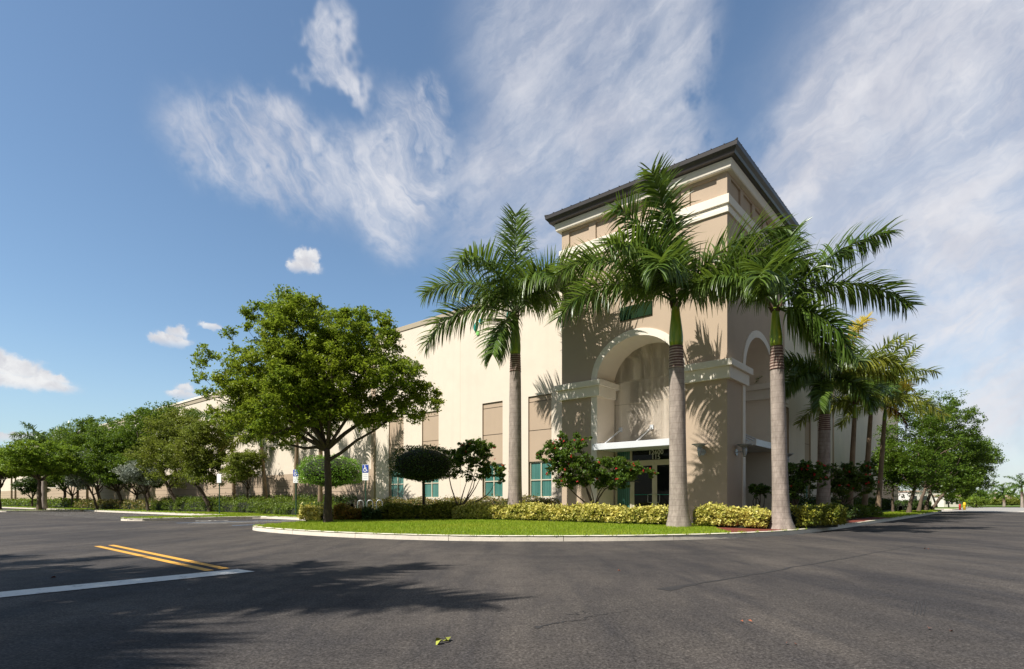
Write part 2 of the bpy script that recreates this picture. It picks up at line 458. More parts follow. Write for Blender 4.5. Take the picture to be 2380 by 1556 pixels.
def kerb(path, name, seg=3.05):
    mb = MB(); prof = [(0, -.05), (.012, .11), (.035, .142), (.06, .15), (.17, .15), (.17, .0)]
    d = np.r_[0, np.cumsum(np.linalg.norm(np.diff(path, axis=0), axis=1))]
    tot = d[-1]
    def at(s):
        return np.array([np.interp(s, d, path[:, 0]), np.interp(s, d, path[:, 1])])
    s0 = 0.0
    while s0 < tot - .2:
        s1 = min(tot, s0 + seg); ss = np.linspace(s0 + .008, s1 - .008, max(3, int((s1 - s0) / .35)))
        vs = []; k = len(prof)
        for s in ss:
            p = at(s); t = at(min(tot, s + .1)) - at(max(0, s - .1)); t = t / np.linalg.norm(t)
            nrm = np.array([t[1], -t[0]])        # towards the land (right of travel)
            for (a, z) in prof: q = p + nrm * a; vs.append((q[0], q[1], z))
        fs = []
        for i in range(len(ss) - 1):
            for j in range(k - 1): fs.append((i * k + j, i * k + j + 1, (i + 1) * k + j + 1, (i + 1) * k + j))
        fs.append(tuple(range(k))); fs.append(tuple((len(ss) - 1) * k + j for j in range(k)))
        mb.add(vs, fs); s0 = s1
    return tag(mb.build(name, M['kerb']), kind='structure')
# land lies to the right when walking the outline from the far end of the side road to the car park
kerb(fr, 'kerb'); kerb(by, 'kerb')

def strip(mb, a, b, w, z=.004):
    a = np.array(a[:2]); b = np.array(b[:2]); t = (b - a) / np.linalg.norm(b - a); n = np.array([-t[1], t[0]]) * w / 2
    k = max(2, int(np.linalg.norm(b - a) / 1.5)); 
    vs = []
    for i in range(k + 1):
        p = a + (b - a) * i / k
        vs += [(*(p + n), z), (*(p - n), z)]
    mb.add(vs, [(2 * i, 2 * i + 1, 2 * i + 3, 2 * i + 2) for i in range(k)])
def marking(name, segs, w, mat, z=.004):
    mb = MB()
    for a, b in segs: strip(mb, a, b, w, z)
    return tag(mb.build(name, mat), kind='structure')
marking('yellow_lane_line', [(GP(226, 1270), GP(487, 1327))], .13, M['painty'])
marking('yellow_lane_line', [(GP(258, 1267.5), GP(524, 1322.5))], .13, M['painty'])
marking('white_stop_line', [(GP(-130, 1397), GP(572, 1327))], .50, M['paintw'], .008)
st = []
for k in range(13):
    u = 31.2 + 2.62 * k
    st.append((B(u, -11.9), B(u, -5.9)))
marking('parking_bay_line', st, .11, M['paintw'])
hc = []
for u in (18.3,): hc.append((B(u, -11.3), B(u, -6.2)))
marking('blue_bay_line', [(B(21.8, -11.7), B(21.8, -5.8)), (B(17.0, -11.2), B(17.6, -7.2))], .12, M['paintb'])
marking('white_hatch_line', [(B(20.2, -11.8), B(20.2, -5.8))] + [(B(21.7, -11 + 1.5 * k), B(20.3, -10 + 1.5 * k)) for k in range(4)], .10, M['paintw'])
# wheelchair figure painted on the bay
mb = MB()
def ring2(mb, c, r, w, a0, a1, ax, ay, z=.006, n=16):
    vs = []
    for i in range(n + 1):
        t = a0 + (a1 - a0) * i / n
        for rr in (r - w / 2, r + w / 2):
            q = c + ax * (rr * math.cos(t)) + ay * (rr * math.sin(t)); vs.append((q[0], q[1], z))
    mb.add(vs, [(2 * i, 2 * i + 1, 2 * i + 3, 2 * i + 2) for i in range(n)])
cc = np.array(b2(23.9, -9.6)); ax, ay = -dL, dR
ring2(mb, cc, .38, .1, R(100), R(400), ax, ay)
for p, q in (((0, .2), (0, .95)), ((0, .45), (.35, .45)), ((0, .2), (.4, .15)), ((.4, .15), (.55, -.4))):
    strip(mb, cc + ax * p[0] + ay * p[1], cc + ax * q[0] + ay * q[1], .11, .006)
ring2(mb, cc + ay * 1.1, .07, .14, 0, R(360), ax, ay)
tag(mb.build('wheelchair_marking', M['paintw']), kind='structure')
def crack(name, a, b, w, seed):
    rg = np.random.default_rng(seed); a = np.array(a[:2]); b = np.array(b[:2]); n = 60
    t = (b - a) / np.linalg.norm(b - a); nn = np.array([-t[1], t[0]]); off = 0; vs = []
    for i in range(n + 1):
        s = i / n; off = off * .8 + rg.normal() * .02
        ww = w * (1.3 - 1.1 * s) * rg.uniform(.5, 1.4)
        if s < .06: ww *= 2.5
        p = a + (b - a) * s + nn * off
        vs += [(*(p + nn * ww), .003), (*(p - nn * ww), .003)]
    mb = MB(); mb.add(vs, [(2 * i, 2 * i + 1, 2 * i + 3, 2 * i + 2) for i in range(n)])
    tag(mb.build(name, M['tar']), kind='structure')
crack('oil_streak', GP(1542, 1372), GP(2170, 1261), .022, 1)
crack('oil_streak', GP(1245, 1461), GP(1480, 1414), .012, 2)
crack('oil_streak', GP(1330, 1430), GP(1390, 1412), .007, 3)
mb = MB()
for k in range(4):
    a = GP(2122 + 8.5 * k, 1430); b = GP(2128 + 8 * k, 1398); strip(mb, a, b, .008, .003)
tag(mb.build('tyre_scuff', M['tar']), kind='structure')

# concrete cross drive and the far side
cd = MB(); z = .004
cd.quad((*b2(1.2, 50.0), z), (*b2(-90, 47.0), z), (*b2(-90, 60), z), (*b2(1.2, 58.5), z))
tag(cd.build('cross_drive', M['walk']), kind='structure')
cd = MB(); cd.quad((*b2(-4.2, 58.7), .006), (*b2(-90, 60.2), .006), (*b2(-90, 104), .006), (*b2(-4.2, 102), .006))
tag(cd.build('far_road', concretemat('far_road_surface', (.36, .34, .31))), kind='structure')
mb = MB()
mb.box((0, 0, 0), (1, 1, 1)); mb.v = []; mb.f = []; mb.n = 0
fl = [b2(1.2, 60), b2(-1.2, 60), b2(-3.2, 61.5), b2(-4.2, 64), b2(-4.4, 101.5), b2(-90, 103.5), b2(-90, 190), b2(1.2, 190)]
mb.add([(p[0], p[1], .12) for p in fl], [tuple(range(len(fl)))])
tag(mb.build('verge', M['soil']), kind='structure')
fk = np.array([b2(-90, 103.2), b2(-4.4, 101.2), b2(-4.4, 64), b2(-3.2, 61.2), b2(-1.2, 59.8), b2(1.2, 59.8)])
kerb(np.array([p for p in catmull(fk[1:], .5)]), 'kerb')
mb = MB(); mb.quad((-500, -60, -.4), (500, -60, -.4), (500, 900, -.4), (-500, 900, -.4))
# broad ground behind the building
gb = MB(); gb.quad((*b2(400, 60), .05), (*b2(60, 60), .05), (*b2(60, 300), .05), (*b2(400, 300), .05))
tag(gb.build('ground', M['soil']), kind='structure')

# mulch under the right-hand planting
mul = np.array([b2(-2.1, -5.5), b2(-2.75, -3.8), b2(-3.1, -1.4), b2(-3.3, 2), b2(-3.45, 8), b2(-3.6, 15), b2(-1, 15), b2(-.4, 4), b2(-.4, -1.5), b2(-.9, -3.6)])
tag(sheet('mulch_bed', mul, M['mulch'], .8, lambda P: land_h(P) + .012), kind='structure')
# entrance walk in front of the tower
wk = np.array([b2(8.2, -1.1), b2(-.2, -1.1), b2(-.2, 0.2), b2(8.2, 0.2)])
tag(sheet('entrance_walk', wk, M['walk'], .8, lambda P: land_h(P) + .02), kind='structure')

# grass blades where the lawn is close
def grass(n, ur, vr, hmin, hmax, wid, rg):
    u = rg.uniform(*ur, n); v = rg.uniform(*vr, n)
    P = C0 + u[:, None] * dL + v[:, None] * dR
    k = inside(P, landpoly); P = P[k]; d = edge_dist(P); P = P[d > .235]
    m = ~inside(P, mul); P = P[m]
    n = len(P); h = land_h(P); hh = rg.uniform(hmin, hmax, n); th = rg.uniform(0, 2 * math.pi, n)
    s = np.stack([np.cos(th), np.sin(th), 0 * th], 1) * wid * .5
    base = np.c_[P, h - .005]; lean = rg.normal(0, .35, (n, 2)) * hh[:, None]
    tip = base + np.c_[lean, hh]
    return np.stack([base - s, base + s, tip], 1).reshape(-1, 3)
rg = np.random.default_rng(3)
vv = np.concatenate([grass(150000, (-4, 16), (-13, -1.5), .035, .085, .016, rg), grass(60000, (14, 40), (-12.5, -2.5), .05, .10, .03, rg),
                     grass(20000, (-4.2, -1.5), (14, 50), .05, .10, .04, rg), grass(12000, (40, 120), (-12.5, -3), .06, .12, .07, rg)])
o = link('grass', mesh_np('grass', vv, np.arange(len(vv)).reshape(-1, 3)), M['grass']); tag(o, 'short bright green lawn grass behind the kerb', 'grass', kind='stuff')

# ------------------------------------------------------------------ building  (local x = -u, y = v)
bld = thing('warehouse_building', 'cream and tan flex warehouse with a tall arched corner entrance tower', 'building', (C0[0], C0[1], 0), ANG)
TW = 7.75; TOP = 13.72; FL = .30
class WallMap:
    pass
def wall_holes(mb, x0, x1, z0, z1, holes, mp):
    xs = sorted({x0, x1, *[h[0] for h in holes], *[h[1] for h in holes]})
    zs = sorted({z0, z1, *[h[2] for h in holes], *[h[3] for h in holes]})
    for i in range(len(xs) - 1):
        for j in range(len(zs) - 1):
            xm, zm = (xs[i] + xs[i + 1]) / 2, (zs[j] + zs[j + 1]) / 2
            if any(h[0] < xm < h[1] and h[2] < zm < h[3] for h in holes): continue
            mb.quad(mp(xs[i], 0, zs[j]), mp(xs[i + 1], 0, zs[j]), mp(xs[i + 1], 0, zs[j + 1]), mp(xs[i], 0, zs[j + 1]))
# face maps: s = distance from the tower corner along the face, d = depth into the building
def mL(s, d, z, off=0.0): return (-s, d + off, z)
def mR(s, d, z, off=0.0): return (-(d + off), s, z)

AC, AX, SP, AZ = 3.885, 1.915, 6.45, 1.66           # arch centre, half width, spring height, rise
def arch_pts(hw, rise, n=28):
    return [(AC + hw * math.cos(math.pi * k / n), SP + rise * math.sin(math.pi * k / n)) for k in range(n + 1)]
def tower_face(mb, mp):
    z0 = -.1; zt = 12.1
    x0, x1 = AC - AX, AC + AX
    mb.quad(mp(0, 0, z0), mp(x0, 0, z0), mp(x0, 0, SP), mp(0, 0, SP))
    mb.quad(mp(x1, 0, z0), mp(TW, 0, z0), mp(TW, 0, SP), mp(x1, 0, SP))
    pts = arch_pts(AX, AZ)[::-1]
    mb.quad(mp(0, 0, SP), mp(x0, 0, SP), mp(x0, 0, zt), mp(0, 0, zt))
    mb.quad(mp(x1, 0, SP), mp(TW, 0, SP), mp(TW, 0, zt), mp(x1, 0, zt))
    for (a, za), (b, zb) in zip(pts[:-1], pts[1:]):
        mb.quad(mp(a, 0, za), mp(b, 0, zb), mp(b, 0, zt), mp(a, 0, zt))
    # upper band with shallow panels
    panels = [(.41, 1.5), (1.85, 2.95), (3.33, 4.43), (4.80, 5.90), (6.25, 7.34)]
    holes = [(a, b, 12.84, TOP - .12) for a, b in panels]
    wall_holes(mb, 0, TW, zt, TOP, holes, mp)
    for a, b, z0, z1 in holes:
        dp = .07
        mb.quad(mp(a, dp, z0), mp(b, dp, z0), mp(b, dp, z1), mp(a, dp, z1))
        mb.quad(mp(a, 0, z0), mp(a, dp, z0), mp(a, dp, z1), mp(a, 0, z1)); mb.quad(mp(b, 0, z0), mp(b, dp, z0), mp(b, dp, z1), mp(b, 0, z1))
        mb.quad(mp(a, 0, z1), mp(b, 0, z1), mp(b, dp, z1), mp(a, dp, z1)); mb.quad(mp(a, 0, z0), mp(b, 0, z0), mp(b, dp, z0), mp(a, dp, z0))
tw = MB(); tower_face(tw, mL); tower_face(tw, mR)
tw.quad((-TW, 0, -.1), (-TW, TW, -.1), (-TW, TW, TOP), (-TW, 0, TOP)); tw.quad((0, TW, -.1), (-TW, TW, -.1), (-TW, TW, TOP), (0, TW, TOP))
tw.build('tower', M['tan'], bld)
RD = 1.5
for mp in (mL, mR):
    rc = MB(); x0, x1 = AC - AX, AC + AX
    pts = arch_pts(AX, AZ)[::-1]
    full = [(x0, -.1)] + pts + [(x1, -.1)]
    for (a, za), (b, zb) in zip(full[:-1], full[1:]):
        rc.quad(mp(a, 0.0, za), mp(b, 0.0, zb), mp(b, RD, zb), mp(a, RD, za))
    # back wall of the recess
    for (a, za), (b, zb) in zip(pts[:-1], pts[1:]):
        rc.quad(mp(a, RD, -.1), mp(b, RD, -.1), mp(b, RD, zb), mp(a, RD, za))
    rc.build('entrance_recess', M['recess'], bld)
    gv = MB()
    def gl(s0, s1, z0, z1, d=RD):
        p, q = mp(s0, d - .004, z0), mp(s1, d - .004, z1)
        gv.add([mp(s0, d - .004, z0), mp(s1, d - .004, z0), mp(s1, d - .004, z1), mp(s0, d - .004, z1)], [(0, 1, 2, 3)])
    gl(AC - .02, AC + .02, 3.7, SP + AZ - .03); gl(x0, AC - .02, 5.5, 5.535); gl(AC + .02, x1, 5.5, 5.535); gl(x0, AC - .02, SP + .1, SP + .135); gl(AC + .02, x1, SP + .1, SP + .135)
    gv.build('wall_joint', M['creamgroove'], bld)
    # raised arch surround, down both jambs
    tr = MB(); inn = [(x0, FL)] + arch_pts(AX, AZ)[::-1] + [(x1, FL)]
    out = [(x0 - .3, FL)] + arch_pts(AX + .3, AZ + .3)[::-1] + [(x1 + .3, FL)]
    for i in range(len(inn) - 1):
        (a, za), (b, zb), (c, zc), (d, zd) = inn[i], inn[i + 1], out[i + 1], out[i]
        tr.quad(mp(a, -.045, za), mp(b, -.045, zb), mp(c, -.045, zc), mp(d, -.045, zd))
        tr.quad(mp(c, -.045, zc), mp(d, -.045, zd), mp(d, .01, zd), mp(c, .01, zc)); tr.quad(mp(a, -.045, za), mp(b, -.045, zb), mp(b, .01, zb), mp(a, .01, za))
    tr.build('arch_trim', M['trim'], bld)
# capitals on the piers
def capital(x0, x1, y0, y1):
    c = MB()
    c.box((x0 - .15, y0 - .15, 5.76), (x1 + .15, y1 + .15, 6.21)); c.box((x0 - .27, y0 - .27, 6.211), (x1 + .27, y1 + .27, 6.47))
    c.build('pier_capital', M['trim'], bld, bevel=.012)
PW = AC - AX
capital(-PW, 0, 0, PW); capital(-TW, -(TW - PW), 0, RD - .28); capital(-(RD - .28), 0, TW - PW, TW)
# upper string courses
def course(z0, z1, pr, name, mat):
    c = MB()
    c.box((-TW - pr, -pr, z0), (pr, TW + pr, z1)); c.build(name, mat, bld, bevel=.012)
course(12.47, 12.81, .10, 'string_course', M['trim']); course(12.14, 12.30, .07, 'string_course', M['trim']); course(12.30, 12.47, .03, 'string_course', M['trim'])
for lo, hi in (((-PW + .02, -.012, -.1), (.012, PW - .02, .66)), ((-TW - .012, -.012, -.1), (-(TW - PW) - .02, .2, .66)), ((-.2, TW - PW + .02, -.1), (.012, TW + .012, .66))):
    bs = MB(); bs.box(lo, hi); bs.build('tower_plinth', M['tan'], bld)
# cornice, gutter fascia and low hip roof
def ringbox(mb, pr0, pr1, z0, z1):
    # profile strip from (pr0,z0) to (pr1,z1) round the tower
    for (sx0, sy0), (sx1, sy1) in (((-1, -1), (1, -1)), ((1, -1), (1, 1)), ((1, 1), (-1, 1)), ((-1, 1), (-1, -1))):
        def P(sx, sy, p, z): return ((0 + p) if sx > 0 else (-TW - p), (-p) if sy < 0 else (TW + p), z)
        mb.quad(P(sx0, sy0, pr0, z0), P(sx1, sy1, pr0, z0), P(sx1, sy1, pr1, z1), P(sx0, sy0, pr1, z1))
co = MB()
for a in ((-.01, .18, TOP, TOP), (.18, .18, TOP, TOP + .02), (.18, .20, TOP + .02, TOP + .03), (.20, .26, TOP + .03, TOP + .32), (.26, -.01, TOP + .32, TOP + .32)): ringbox(co, *a)
co.build('cornice', M['trim'], bld)
fa = MB()
for a in ((.0, .36, TOP + .34, TOP + .34), (.36, .42, TOP + .34, TOP + .36), (.42, .46, TOP + .36, TOP + .45), (.46, .56, TOP + .45, TOP + .56), (.56, .58, TOP + .56, TOP + .70), (.58, .52, TOP + .70, TOP + .71)): ringbox(fa, *a)
fa.build('gutter_fascia', M['fascia'], bld)
rf = MB(); ez = TOP + .715; e = .585
cx_, cy_ = -TW / 2, TW / 2; apex = (cx_, cy_, ez + 1.15)
cs = [(-TW - e, -e, ez), (e, -e, ez), (e, TW + e, ez), (-TW - e, TW + e, ez)]
for i in range(4): rf.add([cs[i], cs[(i + 1) % 4], apex], [(0, 1, 2)])
for i in range(4):
    a, b = np.array(cs[i]), np.array(cs[(i + 1) % 4]); ap = np.array(apex)
    n = 18
    for k in range(1, n):
        p = a + (b - a) * k / n; m = (a + b) / 2; w = 1 - abs(k / n - .5) * 2
        q = p + (ap - m) * w
        rf.tube([p + np.array([0, 0, .02]), q + np.array([0, 0, .02])], .022, 4)
    rf.tube([a + np.array([0, 0, .02]), ap + np.array([0, 0, .01])], .035, 5)
rf.build('hip_roof', M['roofm'], bld)

# window bays on the two flanking walls
WIN = [10.22, 13.54, 18.7, 22.02]; HW = .76; WS = 1.5
def flank(mp, end, name_vis):
    s0 = WS; top = 12.0
    holes = []
    for c in WIN: holes.append((c - HW, c + HW, 1.22, 6.55))
    wl = MB(); wall_holes(wl, s0, end, -.1, top, holes, lambda s, d, z: mp(s, d + WS, z))
    wl.build('wall', M['cream'], bld)
    par = MB(); a, b = mp(s0, WS - .05, top), mp(end, WS + .25, 12.3)
    par.box((min(a[0], b[0]), min(a[1], b[1]), top), (max(a[0], b[0]), max(a[1], b[1]), 12.3)); par.build('parapet', M['parapet'], bld, bevel=.015)
    jn = MB()
    for s in (16.08,):
        jn.quad(mp(s - .012, WS - .003, -.1), mp(s + .012, WS - .003, -.1), mp(s + .012, WS - .003, top), mp(s - .012, WS - .003, top))
    jn.build('wall_joint', M['creamgroove'], bld)
    for c in WIN:
        pn = MB(); dp = WS + .07; a, b = c - HW, c + HW
        zz = [3.10, 4.75, 6.25, 6.55]
        for z0, z1 in zip(zz[:-1], zz[1:]):
            pn.quad(mp(a, dp, z0 + .02), mp(b, dp, z0 + .02), mp(b, dp, z1 - .02), mp(a, dp, z1 - .02))
        for s in (a, b): pn.quad(mp(s, WS, 1.22), mp(s, WS + .24, 1.22), mp(s, WS + .24, 6.55), mp(s, WS, 6.55))
        pn.quad(mp(a, WS, 6.55), mp(b, WS, 6.55), mp(b, dp, 6.55), mp(a, dp, 6.55)); pn.quad(mp(a, dp, 3.12), mp(b, dp, 3.12), mp(b, WS + .24, 3.12), mp(a, WS + .24, 3.12))
        pn.quad(mp(a, WS, 1.22), mp(b, WS, 1.22), mp(b, WS + .24, 1.22), mp(a, WS + .24, 1.22))
        pn.build('recessed_panel', M['tan2'], bld)
        for z0 in (4.75, 6.25):
            gr = MB(); gr.quad(mp(a, dp + .02, z0 - .03), mp(b, dp + .02, z0 - .03), mp(b, dp + .02, z0 + .03), mp(a, dp + .02, z0 + .03))
            gr.build('panel_joint', M['groove'], bld)
        wn = MB(); f0, f1 = WS + .13, WS + .2
        def fb(s0, s1, z0, z1):
            p, q = mp(s0, f0, z0), mp(s1, f1, z1); wn.box((p[0], p[1], z0), (q[0], q[1], z1))
        fb(a + .02, a + .08, 1.24, 3.11); fb(b - .08, b - .02, 1.24, 3.11)
        fb(a + .08, b - .08, 3.05, 3.11); fb(a + .08, b - .08, 1.24, 1.30); fb(c - .03, c + .03, 1.30, 3.05)
        fb(a + .08, c - .03, 2.13, 2.18); fb(c + .03, b - .08, 2.13, 2.18)
        w = wn.build('window', M['frame'], bld)
        for s0_, s1_ in ((a + .08, c - .03), (c + .03, b - .08)):
            for z0, z1 in ((1.30, 2.13), (2.18, 3.05)):
                pg = MB(); pg.quad(mp(s0_, f0 + .045, z0), mp(s1_, f0 + .045, z0), mp(s1_, f0 + .045, z1), mp(s0_, f0 + .045, z1)); pg.build('pane', M['blinds'], w)
flank(mL, 24.2, 'long'); flank(mR, 26.0, 'end')
# far blocks with banded tan base
def farblock(mp, s0, s1, top=11.15):
    w = MB(); p, q = mp(s0, WS + .35, -.1), mp(s1, WS + 26, top)
    w.quad(mp(s0, WS + .35, 3.25), mp(s1, WS + .35, 3.25), mp(s1, WS + .35, top), mp(s0, WS + .35, top))
    w.quad(mp(s1, WS + .35, -.1), mp(s1, WS + 26, -.1), mp(s1, WS + 26, top + .5), mp(s1, WS + .35, top + .5))
    w.quad(mp(s0, WS + .35, top + .4), mp(s1, WS + .35, top + .4), mp(s1, WS + 26, top + .4), mp(s0, WS + 26, top + .4))
    w.build('wall', M['cream'], bld)
    bsx = MB(); zz = [-.1, 1.25, 1.75, 2.25, 2.75, 3.25]
    for z0, z1 in zip(zz[:-1], zz[1:]):
        bsx.quad(mp(s0, WS + .33, z0 + .015), mp(s1, WS + .33, z0 + .015), mp(s1, WS + .33, z1 - .015), mp(s0, WS + .33, z1 - .015))
    bsx.build('wall_base', M['tan2'], bld)
    gx = MB(); gx.quad(mp(s0, WS + .345, -.1), mp(s1, WS + .345, -.1), mp(s1, WS + .345, 3.249), mp(s0, WS + .345, 3.249)); gx.build('wall_joint', M['groove'], bld)
    pb = MB(); a, b = mp(s0 + .02, WS + .29, top), mp(s1, WS + .5, top + .36); pb.box((a[0], a[1], top), (b[0], b[1], top + .36)); pb.build('parapet', M['parapet'], bld)
    cp = MB(); a, b = mp(s0 + .02, WS + .22, top + .361), mp(s1, WS + .6, top + .56); cp.box((a[0], a[1], top + .361), (b[0], b[1], top + .56)); cp.build('coping', M['trim'], bld)
    s = s0 + 9
    while s < s1:
        jn = MB(); jn.quad(mp(s - .015, WS + .346, 3.26), mp(s + .015, WS + .346, 3.26), mp(s + .015, WS + .346, top - .01), mp(s - .015, WS + .346, top - .01)); s += 9
        jn.build('wall_joint', M['creamgroove'], bld)
farblock(mL, 24.9, 175); farblock(mR, 26.7, 66)
for mp, e0, e1 in ((mL, 24.2, 24.9), (mR, 26.0, 26.7)):
    pl = MB(); a, b = mp(e0 + .01, WS + .12, -.1), mp(e1, WS + .5, 11.9); pl.box((a[0], a[1], -.1), (b[0], b[1], 11.9)); pl.build('pilaster', M['tan2'], bld)
    a = mp(e0 + .1, WS - .02, .2); dp = MB(); dp.tube([a, (a[0], a[1], 11.8)], .06, 8); dp.build('downpipe', M['tan2'], bld, True)
# near block roof and back, so that the block is solid
nb = MB(); nb.quad((-24.5, WS + .1, 11.7), (-WS - .1, WS + .1, 11.7), (-WS - .1, 26, 11.7), (-24.5, 26, 11.7)); nb.build('roof', M['roofm'], bld)

# entrance: storefront frames, doors, transom, canopy (each face)
def textmesh(s, size):
    cu = bpy.data.curves.new('txt', 'FONT'); cu.body = s; cu.size = size; cu.align_x = 'CENTER'; cu.extrude = .006
    ob = bpy.data.objects.new('txt', cu); COL.objects.link(ob)
    dg = bpy.context.evaluated_depsgraph_get(); me = bpy.data.meshes.new_from_object(ob.evaluated_get(dg))
    bpy.data.objects.remove(ob); return me
def entrance(mp, full):
    f = MB(); d0, d1 = RD - .12, RD - .01
    def bx(mb, s0, s1, z0, z1, a=d0, b=d1):
        p, q = mp(s0, a, z0), mp(s1, b, z1); mb.box((p[0], p[1], z0), (q[0], q[1], z1))
    cen = 3.75
    for s in (1.99, 2.52, 4.83, 5.60): bx(f, s, s + .09, FL, 3.42)
    bx(f, 1.99, 5.69, 3.421, 3.5); bx(f, 2.08, 2.52, 2.86, 2.94); bx(f, 4.92, 5.60, 2.86, 2.94); bx(f, 2.61, 4.83, 2.76, 2.88)
    fo = f.build('storefront', M['frame'], bld)
    for s0, s1 in ((2.08, 2.52), (4.92, 5.60)):
        for z0, z1 in ((FL, 2.86), (2.94, 3.42)):
            pg = MB(); bx(pg, s0, s1, z0, z1, d0 + .05, d0 + .06); pg.build('sidelight', M['blinds'] if full else M['greenglass'], fo)
    tg = MB(); bx(tg, 2.61, 4.83, 2.88, 3.42, d0 + .05, d0 + .06); tg.build('transom', M['darkglass'] if full else M['greenglass'], fo)
    for s0, s1, hs in ((2.61, 3.715, 1), (3.725, 4.83, -1)):
        dm = MB(); a, b = d0 + .03, d0 + .075
        bx(dm, s0, s0 + .11, FL + .02, 2.76, a, b); bx(dm, s1 - .11, s1, FL + .02, 2.76, a, b); bx(dm, s0 + .11, s1 - .11, 2.64, 2.76, a, b); bx(dm, s0 + .11, s1 - .11, FL + .02, FL + .25, a, b)
        dr = dm.build('door', M['frame'], bld)
        gl_ = MB(); bx(gl_, s0 + .11, s1 - .11, FL + .25, 2.64, a + .015, a + .025); gl_.build('pane', M['darkglass'] if full else M['greenglass'], dr)
        ml = MB(); bx(ml, s0 + .11, s1 - .11, 1.32, 1.35, a, a + .012); ml.build('push_bar', M['teal'], dr)
        hd = MB(); sh = s1 - .06 if hs > 0 else s0 + .06; so = s1 - .28 if hs > 0 else s0 + .28
        hd.tube([mp(sh, a, 1.38), mp(sh, a - .07, 1.36), mp(so, a - .08, 1.34), mp(so, a - .08, 1.0), mp(sh, a - .07, .98), mp(sh, a, .96)], .014, 6); hd.build('handle', M['steel'], dr, True)
    if full:
        for txt, z in (('12600', 3.125), ('115', 2.905)):
            me = textmesh(txt, .29); me.materials.clear(); me.materials.append(M['digits'])
            o = bpy.data.objects.new('door_number', me); COL.objects.link(o); o.parent = fo
            p = mp(3.66, d0 + .04, z); o.location = p; o.rotation_euler = (R(90), 0, 0)
    # canopy slab with edge fascia
    cn = MB(); p, q = mp(AC - AX + .02, -.42, 3.30), mp(AC + AX - .02, RD - .002, 3.56)
    cn.box((p[0], p[1], 3.33), (q[0], q[1], 3.50))
    p2, q2 = mp(AC - AX + .01, -.47, 3.30), mp(AC + AX - .01, -.421, 3.57); cn.box((p2[0], p2[1], 3.30), (q2[0], q2[1], 3.57))
    c = cn.build('canopy', M['whitemetal'], bld, bevel=.006)
    for s in (AC - AX + .35, AC, AC + AX - .35):
        rd = MB(); rd.tube([mp(s, -.15, 3.5), mp(s, RD - .05, 4.36)], .035, 6)
        a = mp(s, RD - .02, 4.36); rd.box((a[0] - .08, a[1] - .05, 4.26), (a[0] + .08, a[1] + .05, 4.46)); rd.build('tie_rod', M['whitemetal'], c)
entrance(mL, True); entrance(mR, False)
# soffit downlight reads as nothing from here; sign board on the tower
sg = MB(); sg.box((-4.64, -.06, 8.87), (-3.12, -.004, 9.45))
sg.build('sign_panel', M['green'], bld, bevel=.008)
# tenant logo and a letter on the long wall
lg = thing('wall_logo', 'teal, cyan and lime round logo on the cream wall behind a palm', 'sign', B(14.5, WS - .003, 0), ANG)
def crescent(c, z, r0, r1, a0, a1, mat, name, parent, n=20):
    m = MB(); vs = []
    for i in range(n + 1):
        t = a0 + (a1 - a0) * i / n; w = math.sin(math.pi * i / n) ** .6
        for rr in (r0 + (r1 - r0) * (.5 - .5 * w), r1 - (r1 - r0) * (.5 - .5 * w)):
            for y in (-.06, -.004): vs.append((c + rr * math.cos(t), y, z + rr * math.sin(t)))
    fs = []
    for i in range(n):
        b = 4 * i
        fs += [(b, b + 2, b + 6, b + 4), (b, b + 4, b + 5, b + 1), (b + 2, b + 3, b + 7, b + 6)]
    m.add(vs, fs); m.build(name, mat, parent)
zl = ZY(750, 31.6)
crescent(0, zl, .18, .46, R(105), R(212), M['teal'], 'logo_arc', lg)
crescent(.03, zl + .01, .20, .48, R(52), R(100), M['cyan'], 'logo_arc', lg)
crescent(0, zl - .03, .16, .42, R(220), R(268), M['lime'], 'logo_arc', lg)
for k, ch in enumerate('O'):
    lt = MB(); vs = []; n = 24
    for i in range(n):
        t = 2 * math.pi * i / n
        for sc_ in (1.0, .62):
            for y in (-.06, -.004): vs.append((2.2 + .16 * sc_ * math.cos(t), y, zl + .20 + .26 * (sc_ if sc_ == 1 else .74) * math.sin(t)))
    fs = []
    for i in range(n):
        b = 4 * i; c = 4 * ((i + 1) % n)
        fs += [(b, c, c + 2, b + 2), (b, b + 1, c + 1, c), (b + 2, c + 2, c + 3, b + 3)]
    lt.add(vs, fs); lt.build('letter', M['teal'], lg)

# wall lamps
def wall_lamp(label, mp, s, z):
    p = mp(s, 0, 0); w = Matrix.Translation((C0[0], C0[1], 0)) @ Matrix.Rotation(ANG, 4, 'Z') @ Vector((p[0], p[1], z))
    rot = ANG if mp is mL else ANG + math.pi / 2
    t = thing('wall_lamp', label, 'lamp', w, rot, 'uplighters on the tower piers'); t.scale = (.76, .76, .76)
    def lathe(prof, c, mat, name, n=20):
        m = MB(); m.tube([(c[0], c[1], c[2] + zz) for r_, zz in prof], [r_ for r_, zz in prof], n); m.build(name, mat, t, True)
    pl = MB(); pl.tube([(0, 0, 0), (0, -.05, 0)], .17, 20); pl.build('wall_plate', M['lampgrey'], t)
    ar = MB(); ar.tube([(0, -.05, 0), (0, -.42, .02)], .025, 8); ar.build('arm', M['lampgrey'], t)
    lathe([(.05, -.26), (.075, -.2), (.115, .05), (.12, .22)], (0, -.45, 0), M['lampgrey'], 'stem')
    lathe([(.13, .215), (.30, .33), (.40, .37), (.40, .385), (.28, .36), (.1, .3)], (0, -.45, 0), M['lampgrey'], 'bowl')
wall_lamp('grey dish uplighter on the sunlit face of the tower corner pier', mL, .95, 2.98)
wall_lamp('grey dish uplighter on the shaded face of the tower corner pier', mR, .95, 2.98)
wall_lamp('grey dish uplighter on the shaded far pier beyond the side canopy', mR, 6.9, 2.98)

